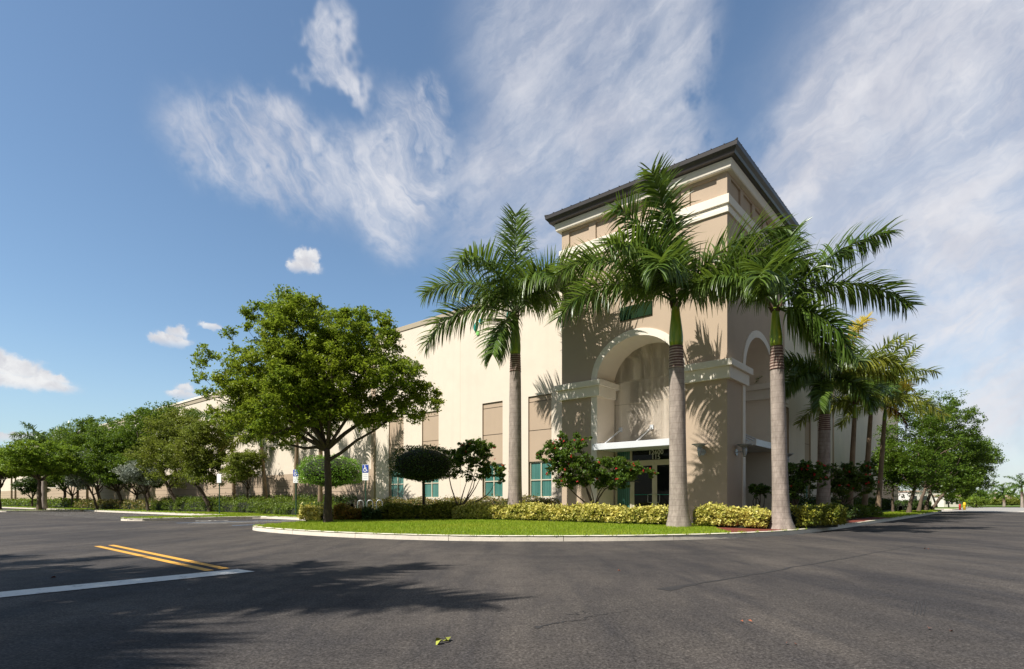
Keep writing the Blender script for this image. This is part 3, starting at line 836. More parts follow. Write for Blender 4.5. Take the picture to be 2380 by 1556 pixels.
# ------------------------------------------------------------------ vegetation
def frond_mesh(name, e0, e1, Lf, seed, leaf=1.05, nl=150, wid=.060, planes=True, twist=0.0, bow=1.25, gap=.14):
    rg = np.random.default_rng(seed)
    n = 26; s = np.linspace(0, 1, n)
    el = np.radians(e0 + (e1 - e0) * s ** bow)
    ds = Lf / (n - 1)
    x = np.r_[0, np.cumsum(np.cos(el[:-1]) * ds)]; z = np.r_[0, np.cumsum(np.sin(el[:-1]) * ds)]
    side = twist * (s ** 2) * Lf * .25
    pts = np.stack([x, side, z], 1)
    mb = MB(); mb.tube(pts[::2], [max(.006, .045 * (1 - k) ** .8) for k in s[::2]], 5)
    V0 = np.concatenate(mb.v); F0 = [f for f in mb.f if len(f) == 4]
    t = np.linspace(gap, .995, nl); t = t + rg.normal(0, .004, nl); t = np.clip(t, gap, 1)
    P = np.stack([np.interp(t, s, pts[:, i]) for i in range(3)], 1)
    E = np.interp(t, s, el); T = np.stack([np.cos(E), twist * t * .5, np.sin(E)], 1); T = unit(T)
    Nn = np.stack([-np.sin(E), 0 * E, np.cos(E)], 1); Sd = np.array([0, 1., 0])
    vs = []; qs = []; base = len(V0)
    lens = leaf * (np.sin(np.pi * np.clip(.14 + .76 * t, 0, 1)) ** .5) * (1 - .12 * t)
    for sg_ in (-1, 1):
        k = nl
        fwd = .45 + .75 * t + rg.normal(0, .08, k)
        cls = rg.choice([-.45, .1, .85], k, p=[.34, .30, .36]); lift = cls + rg.normal(0, .16, k)
        stiff = np.where(cls > .5, .32, 1.0) * rg.uniform(.55, 1.15, k)
        d0 = unit(Sd[None] * sg_ + T * fwd[:, None] + Nn * lift[:, None])
        ln = lens * rg.uniform(.85, 1.12, k)
        prev = P.copy(); rows = []
        wv = unit(np.cross(d0, Nn + rg.normal(0, .35, (k, 3))))
        d = d0; seg = 4
        for j in range(seg + 1):
            w = wid * [.55, 1.0, .9, .6, .08][j] * .5
            rows.append((prev - wv * w, prev + wv * w))
            g_ = .24 + .26 * j
            d = unit(d + np.array([0, 0, -1.0]) * (g_ * stiff * ln / leaf)[:, None])
            prev = prev + d * (ln / seg)[:, None]
        arr = np.stack([np.stack(r, 1) for r in rows], 1)      # k, seg+1, 2, 3
        vs.append(arr.reshape(-1, 3))
        for j in range(seg):
            a = np.arange(k) * (seg + 1) * 2 + j * 2 + base
            qs.append(np.stack([a, a + 1, a + 3, a + 2], 1))
        base += k * (seg + 1) * 2
    V = np.concatenate([V0] + vs); Q = np.concatenate([np.array(F0)] + qs)
    return mesh_np(name, V, Q)

def palm(label, base, top, prof, shaft, fronds, leafm='palm', bark='palmbark', group=None, seed=1, leaf=1.05, nl=150, wid=.060, neck=True, name='royal_palm', meshes=None, yaw=0.0, light=None, deadf=0):
    base = Vector(base); t = thing(name, label, 'palm', base, 0, group)
    h = top.z - base.z; off = np.array([top.x - base.x, top.y - base.y])
    def axis(f): return np.array([off[0] * f, off[1] * f, h * f])
    ht = h - shaft
    fs = np.linspace(0, 1, 26)
    rad = [float(np.interp(f, [p[0] for p in prof], [p[1] for p in prof])) for f in fs]
    # the root flare reaches below the lawn
    m = MB(); m.tube([axis(0) - np.array([0, 0, .2])] + [axis(f * ht / h) for f in fs], [rad[0] * 1.06] + rad, 20); m.build('trunk', M[bark], t, True)
    rt = rad[-1]
    if neck:
        m = MB(); k0 = (ht - .75) / h; ks = np.linspace(k0, ht / h, 26)
        m.tube([axis(f) for f in ks], [np.interp(f * h / ht, fs, rad) + .006 + (.010 if i % 4 < 2 else 0) for i, f in enumerate(ks)], 20); m.build('ringed_neck', M['palmneck'], t, True)
    if shaft > 0:
        m = MB(); ks = np.linspace(ht / h, 1, 10); pr = [1.0, 1.08, 1.08, 1.02, .94, .85, .76, .68, .60, .52]
        m.tube([axis(f) for f in ks], [rt * p for p in pr], 18); m.build('crownshaft', M['shaft'], t, True)
        m = MB()
        for k in range(7):
            a = 2.4 * k; c = axis(1) + np.array([math.cos(a), math.sin(a), 0]) * rt * .5
            m.tube([c + np.array([0, 0, -.12]), c + np.array([math.cos(a) * .12, math.sin(a) * .12, .05 + .03 * k])], [.05, .012], 5)
        m.build('fibre', M['fibre'], t)
    for i, fd in enumerate(fronds):
        phi, e0, e1, Lf = fd[:4]
        if meshes is None:
            me = frond_mesh('frond', e0, e1, Lf, seed * 100 + i, leaf, nl, wid)
        else:
            me = meshes[i % len(meshes)]
            if light and light.get(i) == 'dead': me = frond_mesh('frond', -25, -85, 1.9, seed * 100 + i, .5, 50, .05)
        o = bpy.data.objects.new('frond', me); COL.objects.link(o); o.parent = t
        mm = M[leafm]
        if light and i in light: mm = M[light[i]]
        if not me.materials: me.materials.append(mm)
        elif me.materials[0] != mm:
            o.material_slots[0].link = 'OBJECT'; o.material_slots[0].material = mm
        a = axis(1.0) + np.array([0, 0, .03 * (i % 4)])
        o.location = a; o.rotation_euler = (0, 0, R(phi) + yaw)
        if mm is M['dead']: o['label'] = 'brown dead frond'
    return t

BOT = [(0, .44), (.02, .42), (.05, .36), (.10, .325), (.18, .30), (.3, .285), (.5, .275), (.72, .262), (.85, .25), (1.0, .215)]
d1 = 19.4; b1 = AT(1578, d1); b1.z = gz(b1.x, b1.y); t1 = AT(1570, d1); t1.z = ZY(706, d1)
palm('tall royal palm in front of the tower arch, nearest the entrance doors', b1, t1, BOT, 1.45,
     [(180, 52, -40, 4.7), (186, 28, -60, 4.5), (228, 85, 40, 4.2), (100, 78, 20, 3.5), (200, 76, 18, 3.8), (2, 58, 2, 4.8), (345, 46, -35, 4.5), (356, 34, -42, 4.3), (244, 46, -55, 3.3), (112, 60, -20, 4.0), (214, 58, -30, 3.6)],
     group='royal palms around the entrance tower', seed=1, leaf=1.28)
d2 = 18.5; b2_ = AT(1816, d2); b2_.z = gz(b2_.x, b2_.y); t2 = AT(1802, d2); t2.z = ZY(760, d2)
t2.z = ZY(716, d2)
palm('leaning royal palm beside the kerb bend, its fronds against the open sky', b2_, t2, [(a, r * (1.0 if a < .04 else .84)) for a, r in BOT], 1.25,
     [(2, 50, 12, 4.6), (358, 32, -44, 4.5), (50, 74, 30, 3.9), (184, 46, -52, 3.5), (312, -12, -80, 3.0), (335, -30, -80, 2.6), (236, 42, -55, 2.9), (120, 60, -20, 3.2)],
     group='royal palms around the entrance tower', seed=2, leaf=1.16)
d3 = 25.0; b3 = AT(1197, d3); b3.z = gz(b3.x, b3.y); t3 = AT(1198, d3); t3.z = ZY(732, d3)
palm('royal palm against the blank cream wall, one frond hiding the logo', b3, t3, BOT, 1.75,
     [(88, 88, 78, 4.7), (180, 52, -42, 4.5), (178, 18, -70, 4.6), (232, 62, -48, 4.4), (246, -25, -72, 3.3), (2, 46, -45, 4.4), (336, 58, -25, 4.4),
      (60, 55, -20, 4.0), (120, 58, -20, 4.0), (25, 68, 5, 4.0), (300, 55, -45, 3.4)],
     group='royal palms around the entrance tower', seed=3, leaf=1.34)
# right-hand row along the end wall
pset = [frond_mesh('frond', *a, 300 + i, .95, 90, .06) for i, a in enumerate([(62, -15, 4.0), (50, -36, 4.2), (36, -55, 3.8), (76, 20, 3.8), (18, -66, 3.4), (56, -25, 4.1)])]
d = 27.0; b4 = AT(1913, d); b4.z = gz(b4.x, b4.y); t4 = AT(1918, d); t4.z = ZY(880, d)
palm('royal palm with one bright yellow frond, third along the side road', b4, t4, BOT, 1.7,
     [(15, 60, 38, 3.9), (180, 30, -50, 3.4), (205, 10, -60, 3.2), (160, 45, -30, 3.4), (0, 30, -40, 3.6), (330, 40, -50, 3.4), (45, 60, 0, 3.4), (270, 40, -50, 3), (90, 40, -40, 3.4), (235, -10, -75, 2.8), (305, -10, -75, 2.8)],
     seed=4, leaf=1.0, light={0: 'palmy', 6: 'palmy', 4: 'palml', 5: 'palml'}, group='royal palms around the entrance tower')
THIN = [(0, .20), (.05, .165), (.3, .14), (.7, .13), (1, .11)]
for i, (X, d, ytop, lab, lt) in enumerate([
        (1974, 31.5, 935, 'slim ringed palm rising from the red flowered bush by the end wall', {1: 'palm', 3: 'palm', 6: 'palm', 8: 'palm'}),
        (2008, 33.0, 930, 'slim palm with a pale tan trunk beside the side road', {0: 'palmy', 2: 'palm', 5: 'palm', 7: 'palm'}),
        (2040, 35.5, 945, 'slim palm with brown dead fronds, farthest along the end wall', {9: 'dead', 1: 'palm', 4: 'palm', 0: 'palmy'})]):
    b = AT(X, d); b.z = gz(b.x, b.y); t = AT(X + (14, 18, 18)[i], d); t.z = ZY(ytop, d)
    palm(lab, b, t, THIN, .9, [(k * 360 / 11 + 25 * i, 60, -30, 3) for k in range(11)], leafm='palml', bark='palmbark2', group='slim palms along the end wall', seed=20 + i,
         meshes=pset[i:] + pset[:i], neck=False, name='foxtail_palm', light=lt)
# palms along the long wall, half hidden by the big tree
for i, (X, v, ytop, lean, lab, lt) in enumerate([
        (620, -1.0, 1015, -14, 'thin curved palm with a tan trunk beside the banded wall', {2: 'palml', 4: 'palml'}),
        (684, -2.2, 985, 8, 'straight tan palm trunk rising behind the blue parking sign', {3: 'palml'}),
        (744, -2.4, 960, 2, 'pale palm trunk directly behind the big shade tree', {}),
        (545, -.6, 1020, -6, 'palm with drooping brown dead fronds by the banded wall', {4: 'dead', 2: 'dead'}),
        (203, -2.0, 1075, 0, 'palm trunk in sun behind the silver-leaved tree', {}),
        (180, -2.0, 1080, 2, 'palm trunk in shade behind the silver-leaved tree', {}),
        (36, -1.5, 1085, 0, 'slender palm trunk at the far end of the long wall', {}),
        (27, -2.0, 1080, 0, 'slender leaning palm trunk at the far end of the long wall', {})]):
    p = on_v(X, v); b = Vector((p.x, p.y, gz(p.x, p.y))); dd = p.y
    t = AT(X + lean, dd); t.z = ZY(ytop, dd)
    palm(lab, b, t, THIN, .8, [(k * 360 / 9 + 31 * i, 60, -30, 3) for k in range(9)], leafm='palm', bark='palmbark2', group='slim palms along the long wall', seed=40 + i,
         meshes=pset[i % 6:] + pset[:i % 6], neck=False, name='foxtail_palm', light=lt)
b = AT(102, 70); b.z = .25; t = AT(104, 70); t.z = ZY(1040, 70)
palm('distant royal palm showing above the bright green tree', b, t, BOT, 1.4, [(180, 35, -20, 4), (10, 55, 10, 4), (40, 70, 30, 4), (90, 60, 0, 4), (150, 50, -20, 4), (250, 50, -30, 4), (300, 50, -30, 4), (180, 65, 20, 4)], group='royal palms around the entrance tower', seed=60, nl=70, wid=.09)
# palms beside the photographer, known only by their shadows on the asphalt
for i, (x, y, h) in enumerate([(-11.3, 1.9, 8.5), (-16.6, 3.0, 8.3)]):
    ring = np.array([(x + 1.7 * math.cos(-a), y + 1.7 * math.sin(-a)) for a in np.linspace(0, 2 * math.pi, 25)]); kerb(ring, 'kerb', 2.2)
    dm = MB(); dm.add([(x + 1.6 * math.cos(a), y + 1.6 * math.sin(a), .12) for a in np.linspace(0, 2 * math.pi, 24, False)], [tuple(range(24))]); tag(dm.build('verge', M['mulch']), kind='structure')
    palm('royal palm standing on the near verge beside the lot', Vector((x, y, 0)), Vector((x + .1, y, h)), BOT, 1.5,
         [(k * 360 / 20 + 13 * i, [55, 40, 25, 70][k % 4], [-35, -50, -62, 10][k % 4], 4.5) for k in range(20)], group='royal palms on the near verge', seed=70 + i, nl=110, wid=.075, leaf=1.25)

def tree(label, base, fork, tr, blobs, nclump, per, leaf, cr, lm, bm_='bark', group=None, seed=1, lean=(0, 0), name='shade_tree', up=.5, aspect=.5, limbs=6, flat=.6, cat='tree', hang=0.0, rsq=2.0, extra=()):
    rg = np.random.default_rng(seed); base = Vector(base)
    t = thing(name, label, cat, base, 0, group)
    bl = np.array(blobs, float); vol = bl[:, 3] * bl[:, 4] * bl[:, 5]; pr = vol / vol.sum()
    cl = []; tries = 0
    while len(cl) < nclump and tries < nclump * 40:
        tries += 1
        b = bl[rg.choice(len(bl), p=pr)]
        q = rg.normal(size=3); q /= np.linalg.norm(q); q *= rg.uniform() ** (1 / (rsq + 1.6))
        if q[2] < -.55 and rg.uniform() < .5: continue
        p = b[:3] + q * b[3:]
        if p[2] < fork * .75: continue
        if cl and min(np.linalg.norm(p - c) for c in cl) < cr * .55: continue
        cl.append(p)
    cl = np.array(cl)
    mb = MB(); fk = np.array([lean[0], lean[1], fork])
    tp = []
    for k in np.linspace(0, 1, 9):
        tp.append(np.array([lean[0] * k ** 1.3, lean[1] * k ** 1.3, fork * k]) + np.r_[rg.normal(0, tr * .12, 2), 0] * (0 < k < 1))
    mb.tube([tp[0] - np.array([0, 0, .15])] + tp, [tr * 1.55] + [tr * (1.3 if i == 0 else 1.08 if i == 1 else 1 - .035 * i) for i in range(9)], 12)
    nodes = [(fk, tr * .75)]
    for ex in extra:
        rr = np.linspace(tr * .5, tr * .16, len(ex)); mb.tube([np.array(p_) for p_ in ex], list(rr), 8)
        nodes += [(np.array(p_), r_) for p_, r_ in list(zip(ex, rr))[2:]]
    # main limbs to spread-out clumps
    cen = cl.mean(0)
    order = []
    rem = list(range(len(cl)))
    far = int(np.argmax(np.linalg.norm(cl - cen, axis=1))); order.append(far)
    while len(order) < min(limbs, len(cl)):
        dmin = np.min([np.linalg.norm(cl - cl[j], axis=1) for j in order], axis=0); order.append(int(np.argmax(dmin)))
    def branch(a, ra, b, rb, bend=.18, n=6):
        a = np.array(a); b = np.array(b); d_ = b - a; ln = np.linalg.norm(d_)
        mid = rg.normal(0, bend * ln * .35, 3); mid[2] += ln * .06
        pts = []; 
        for k in np.linspace(0, 1, n):
            pts.append(a + d_ * k + mid * math.sin(math.pi * k))
        rr = [ra + (rb - ra) * k for k in np.linspace(0, 1, n)]
        mb.tube(pts, rr, 7 if ra > .03 else 5)
        for p_, r_ in list(zip(pts, rr))[1:]: nodes.append((p_, r_))
    for j in order:
        tgt = fk + (cl[j] - fk) * .8
        branch(fk - np.array([0, 0, tr * .3]), tr * rg.uniform(.42, .6), tgt, tr * .14, .3)
    for j in np.argsort(np.linalg.norm(cl - fk, axis=1)):
        c = cl[j]; nd = np.array([n_[0] for n_ in nodes]); dd_ = np.linalg.norm(nd - c, axis=1) + .25 * np.abs(np.linalg.norm(nd - fk, axis=1) - np.linalg.norm(c - fk) * .7)
        k = int(np.argmin(dd_)); branch(nodes[k][0], max(.008, min(nodes[k][1] * .7, tr * .3)), c, .006, .25, 5)
    mb.build('trunk', M[bm_], t, True)
    P = []
    for c in cl:
        n_ = int(per * rg.uniform(.55, 1.45)); r_ = cr * rg.uniform(.7, 1.3)
        sub = rg.normal(size=(max(3, n_ // 14), 3)) * np.array([r_, r_, r_ * flat]) * .55
        q = sub[rg.integers(0, len(sub), n_)] + rg.normal(size=(n_, 3)) * np.array([1, 1, flat]) * r_ * .24
        P.append(c + q)
    P = np.concatenate(P)
    link('crown', leaves('crown', P, leaf, aspect, up, .3, hang, rg), M[lm], t)
    return t
def pxb(d, X0, lst):
    # crown masses measured in the photo at the distance d, in metres from the trunk foot
    k = d / F; out = []
    for (X, Y, rx, ry, dy, ry_d) in lst: out.append(((X - X0) * k, dy, EYE + (HY - Y) * k - .2, rx * k, ry_d, ry * k))
    return out

dT = 23.4; bT = AT(763, dT); bT.z = gz(bT.x, bT.y)
tree('large spreading shade tree on the lawn beside the kerb nose', bT, 3.05, .165,
     pxb(dT, 763, [(640, 890, 120, 80, 0, 2.3), (715, 770, 100, 80, 0, 2.2), (830, 800, 95, 80, 0, 2.2), (910, 880, 85, 70, 0, 2.0), (540, 870, 70, 60, 0, 1.6), (690, 950, 130, 60, .2, 2.4), (620, 745, 60, 66, 0, 1.4), (690, 720, 60, 45, 0, 1.3), (985, 925, 52, 36, 0, 1.1), (575, 975, 75, 40, -.3, 1.6), (640, 1005, 70, 34, -.3, 1.8), (860, 745, 45, 40, 0, 1.1), (520, 905, 44, 30, 0, 1.0), (830, 950, 90, 45, .2, 1.8), (920, 965, 60, 30, 0, 1.3), (560, 790, 40, 26, 0, .9), (745, 870, 130, 100, 0, 2.4)]),
     780, 180, .122, .30, 'oak', seed=4, lean=(-.06, 0), limbs=11, name='shade_tree', rsq=1.2, flat=.7, extra=[[(0, 0, 2.55), (.55, -.1, 2.85), (1.2, -.15, 3.35), (1.9, -.1, 3.75), (2.6, 0, 4.3)], [(-.05, 0, 2.95), (-.5, .1, 3.1), (-1.0, .1, 3.05), (-1.6, .1, 3.2), (-2.2, 0, 3.6)]])
# topiaries
def lollipop(label, base, rx, rz, zc, mat, n, leaf, seed, sr=.06):
    t = thing('clipped_shrub', label, 'shrub', base); rg = np.random.default_rng(seed)
    m = MB(); m.tube([(0, 0, -.1), (.02, 0, zc * .5), (0, 0, zc - rz * .6)], [sr * 1.3, sr, sr], 8)
    for a in range(5): m.tube([(0, 0, zc - rz * .9), (rx * .5 * math.cos(a * 1.3), rx * .5 * math.sin(a * 1.3), zc)], [sr * .6, .01], 6)
    m.build('stem', M['bark'], t, True)
    q = unit(rg.normal(size=(n, 3))); q[:, 2] = np.where(q[:, 2] < -.6, q[:, 2] * .85, q[:, 2])
    r = 1 - np.abs(rg.normal(0, .07, (n, 1))); lump = 1 + .09 * np.sin(q[:, :1] * 7 + 1) * np.cos(q[:, 1:2] * 6) + .04 * np.sin(q[:, 2:] * 11)
    # rounded-square profile, as clipped
    q = np.sign(q) * np.abs(q) ** .92; r = r + np.abs(rg.normal(0, .03, (n, 1))) + (rg.uniform(0, 1, (n, 1)) < .06) * rg.uniform(.03, .14, (n, 1))
    P = q * r * lump * np.array([rx, rx, rz]) + np.array([0, 0, zc])
    link('crown', leaves('crown', P, leaf, .6, .35, .3, 0, rg), M[mat], t)
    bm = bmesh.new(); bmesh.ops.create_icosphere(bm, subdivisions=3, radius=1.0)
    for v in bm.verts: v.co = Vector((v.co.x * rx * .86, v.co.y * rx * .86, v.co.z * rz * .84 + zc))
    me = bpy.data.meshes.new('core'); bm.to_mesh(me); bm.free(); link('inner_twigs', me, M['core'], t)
dd = 30.5; p = AT(768, dd); zb = gz(p.x, p.y)
lollipop('round bright green clipped shrub behind the big tree trunk', (p.x, p.y, zb), 72 * dd / F, 39 * dd / F, ZY(1098, dd) - zb, 'topiary', 9000, .075, 1)
dd = 27.0; p = AT(984, dd); zb = gz(p.x, p.y)
lollipop('dark green mushroom-shaped clipped shrub against the sunny wall', (p.x, p.y, zb), 76 * dd / F, 44 * dd / F, ZY(1081, dd) - zb, 'topdark', 9000, .08, 2)

# red flowered bushes
fm = None
def jatropha(label, X, d, blobs, seed, nfl, fork=.55, lean=(0, 0), nclump=40):
    global fm
    b = AT(X, d); b.z = gz(b.x, b.y)
    bl = pxb(d, X, blobs)
    t = tree(label, b, fork, .065, bl, int(nclump * 2.2), 85, .13, .17, 'jat', 'barkgrey', 'red flowered bushes by the entrance', seed, lean, 'flowering_bush', .55, .5, 6, .8, 'bush')
    if fm is None:
        rg = np.random.default_rng(9); P = rg.normal(size=(18, 3)) * np.array([.028, .028, .018])
        fm = leaves('flower', P, .05, .7, .3, .3, 0, rg); fm.materials.append(M['flower'])
    rg = np.random.default_rng(seed + 50)
    for k in range(nfl):
        q = bl[rg.integers(0, len(bl))]; v = rg.normal(size=3); v[2] = abs(v[2]) * .8 - .1; v[1] = -abs(v[1]); v /= np.linalg.norm(v)
        o = bpy.data.objects.new('flower', fm); COL.objects.link(o); o.parent = t
        o.location = np.array(q[:3]) + v * np.array(q[3:]) * rg.uniform(.9, 1.12); o.rotation_euler = rg.uniform(0, 6, 3); s = rg.uniform(.6, 1.0); o.scale = (s, s, s)
jatropha('tall red flowered bush with bare forked stems beside the dark clipped shrub', 1072, 26.0, [(1060, 1060, 35, 25, 0, .6), (1100, 1075, 55, 45, 0, .8), (1150, 1100, 38, 22, 0, .6), (1085, 1040, 20, 18, 0, .4), (1130, 1045, 22, 18, 0, .4)], 31, 13, .5, (-.1, 0), 48)
jatropha('wide red flowered bush in front of the entrance doors', 1382, 23.2, [(1330, 1035, 42, 24, 0, .6), (1290, 1060, 40, 32, 0, .6), (1340, 1085, 60, 36, 0, .8), (1420, 1095, 60, 28, 0, .7), (1475, 1105, 42, 24, 0, .6), (1300, 1095, 30, 30, 0, .6), (1350, 1122, 52, 18, 0, .7), (1430, 1120, 40, 16, 0, .6)], 32, 34, .5, (.0, 0), 85)
jatropha('red flowered bush in shade between the two kerbside palms', 1848, 22.5, [(1855, 1105, 38, 30, 0, .6), (1885, 1090, 30, 22, 0, .6), (1840, 1135, 30, 22, 0, .6), (1890, 1115, 28, 22, 0, .6)], 33, 18, .6, (0, 0), 40)
jatropha('dark red flowered bush under the slim palms', 1958, 27.5, [(1955, 1110, 50, 34, 0, .8), (1990, 1100, 36, 28, 0, .7), (1940, 1135, 36, 26, 0, .6), (2005, 1125, 30, 22, 0, .6)], 34, 22, .7, (0, 0), 52)
jatropha('small leafy bush edge beside the shaded side entrance', 1762, 23.5, [(1765, 1138, 16, 9, 0, .3)], 35, 0, .4, (0, 0), 8)

# row of trees along the long wall
def ptree(label, X, v, blobs, nclump, per, leaf, cr, lm, fork, tr, seed, lean=(0, 0), bark='bark', name='parking_tree', group=None, **k):
    p = on_v(X, v); b = Vector((p.x, p.y, gz(p.x, p.y)))
    return tree(label, b, fork, tr, pxb(p.y, X, blobs), int(nclump * 1.9), int(per * 2.2), leaf * 1.15, cr, lm, bark, group, seed, lean, name, **k)
ptree('olive green tree with a low leaning trunk by the white parking sign', 490, -3.2, [(475, 1035, 52, 60, 0, 2), (505, 1005, 36, 42, 0, 1.6), (440, 1065, 48, 45, 0, 1.8), (520, 1080, 36, 25, 0, 1.4), (460, 1110, 44, 22, 0, 1.6)], 75, 75, .15, .5, 'olive', 2.2, .17, 51, (-1.2, .2))
ptree('olive green tree leaning left, taller of the olive pair', 418, -3.0, [(400, 1020, 58, 62, 0, 2.2), (432, 990, 45, 40, 0, 2.0), (360, 1060, 48, 48, 0, 1.8), (400, 1095, 55, 32, 0, 1.8)], 80, 75, .16, .55, 'olive', 2.0, .18, 52, (-1.0, 0))
ptree('tall dense green tree rising above the wall parapet', 352, -1.6, [(392, 980, 58, 40, 0, 2.6), (350, 1000, 55, 45, 0, 2.6), (310, 1025, 48, 48, 0, 2.4), (424, 968, 30, 26, 0, 1.6), (340, 1060, 60, 40, 0, 2.4)], 85, 75, .18, .65, 'mid', 2.4, .2, 53, (-.6, 0))
ptree('dense green tree with two forked trunks by the parking bays', 285, -3.0, [(270, 1025, 52, 52, 0, 2.6), (238, 1060, 50, 45, 0, 2.4), (300, 1075, 48, 45, 0, 2.2), (262, 1105, 55, 30, 0, 2.2)], 85, 75, .18, .65, 'mid', 1.9, .2, 54, (-.5, 0))
ptree('rounded mid green tree behind the silver-leaved tree', 236, -2.4, [(232, 1008, 45, 36, 0, 2.6), (190, 1022, 45, 42, 0, 2.6), (215, 1062, 58, 48, 0, 2.6), (190, 1095, 50, 34, 0, 2.4)], 75, 75, .2, .7, 'mid', 2.0, .2, 55, (-.5, 0))
ptree('silver-leaved tree next to the parking bays', 226, -4.2, [(196, 1092, 36, 36, 0, 1.6), (212, 1060, 22, 22, 0, 1.2), (186, 1120, 30, 20, 0, 1.4), (225, 1110, 26, 22, 0, 1.2)], 55, 80, .14, .45, 'silver', 1.6, .12, 56, (-.5, 0), 'barkgrey')
ptree('low silver-leaved tree under the olive green trees', 345, -4.2, [(322, 1100, 34, 20, 0, 1.4), (300, 1092, 18, 14, 0, 1.0), (345, 1112, 24, 14, 0, 1.2)], 42, 80, .13, .4, 'silver', 1.5, .13, 57, (-.3, 0))
ptree('dark green tree farther along the long wall', 150, -2.5, [(150, 1040, 40, 36, 0, 2.6), (120, 1070, 45, 40, 0, 2.6), (170, 1075, 45, 40, 0, 2.6)], 65, 70, .24, .8, 'mid', 2.2, .2, 58)
ptree('low dark bush tree at the far car park end', 75, -3.5, [(70, 1130, 28, 16, 0, 2), (95, 1120, 24, 18, 0, 2)], 40, 60, .22, .6, 'hedge', 1.2, .15, 59)
ptree('small sunlit tree beside the palm with dead fronds', 575, -2.2, [(570, 1080, 34, 30, 0, 1.4), (590, 1065, 22, 20, 0, 1.0), (555, 1100, 28, 22, 0, 1.2)], 48, 50, .13, .42, 'olive', 1.7, .09, 60)
p = B(65.2, -9.0); b = Vector((p.x, p.y, .17))
tree('bright green flat-topped tree on the finger island between parking bays', b, 3.0, .2, pxb(p.y, CX + p.x / p.y * F, [(95, 1055, 72, 32, 0, 3.2), (55, 1080, 55, 26, 0, 2.6), (135, 1078, 45, 26, 0, 2.6), (90, 1085, 75, 22, 0, 3)]), 150, 150, .22, .62, 'bright', 'barkgrey', None, 61, (0, 0), 'parking_tree', flat=.35)
ptree('bright green tree at the very edge of the car park', -2, -9.2, [(2, 1085, 32, 30, 0, 2.6), (15, 1065, 28, 20, 0, 2.2)], 60, 70, .22, .7, 'bright', 2.4, .2, 62, (0, 0), flat=.4)

ptree('deep green tree filling the gap behind the low silver-leaved tree', 318, -1.8, [(318, 1085, 46, 44, 0, 2.2), (345, 1110, 44, 30, 0, 2.0), (290, 1110, 42, 30, 0, 2.0)], 60, 75, .17, .55, 'mid', 1.5, .14, 63)
ptree('deep green tree between the island tree and the silver-leaved tree', 168, -3.0, [(165, 1080, 46, 40, 0, 2.4), (140, 1105, 40, 28, 0, 2.2), (185, 1110, 34, 26, 0, 2.0)], 60, 75, .2, .6, 'mid', 1.5, .14, 64)

# trees along the side road
for i, (X, u, blobs, lm, lean, tr, lab) in enumerate([
        (2112, -2.9, [(2120, 1030, 60, 75, 0, 2.4), (2150, 955, 48, 50, 0, 2.0), (2092, 1065, 38, 60, 0, 1.8), (2175, 1045, 48, 62, 0, 2.2), (2130, 1095, 62, 40, 0, 2.2)], 'mid', (.5, 0), .15, 'dense green tree with a pale forked trunk beside the side road kerb'),
        (2075, -1.6, [(2070, 1085, 36, 50, 0, 1.5), (2100, 1105, 40, 40, 0, 1.5), (2060, 1060, 20, 24, 0, 1.0)], 'mid', (0, 0), .1, 'airy green tree between the slim palms and the forked trunk'),
        (2135, -2.7, [(2192, 972, 46, 52, 0, 2.4), (2226, 985, 38, 50, 0, 2.0), (2190, 1070, 60, 60, 0, 2.6), (2215, 1115, 50, 34, 0, 2.2)], 'mid', (.6, 0), .15, 'tall green tree in the middle of the side road row'),
        (2152, -2.9, [(2235, 1060, 45, 60, 0, 2.4), (2215, 1110, 50, 40, 0, 2.4)], 'mid', (.5, 0), .15, 'green tree behind the middle of the side road row'),
        (2167, -3.0, [(2252, 1066, 40, 46, 0, 2.8), (2278, 1070, 24, 20, 0, 2.0), (2242, 1115, 44, 40, 0, 2.6)], 'mid', (1.5, 0), .16, 'far green tree leaning out over the side road'),
        (2176, -1.2, [(2160, 1110, 36, 34, 0, 2.0), (2145, 1130, 30, 22, 0, 1.8)], 'silver', (-.8, 0), .14, 'grey-leaved tree shaded among the side road trees')]):
    p = on_u(X, u); p.z = gz(p.x, p.y)
    tree(lab, p, 2.0, tr, pxb(p.y, X, blobs), 150 if i in (0, 2, 3, 4) else 85, 140, .18 if i else .16, .56, lm, 'barkgrey', 'trees along the side road', 80 + i, lean, 'roadside_tree')

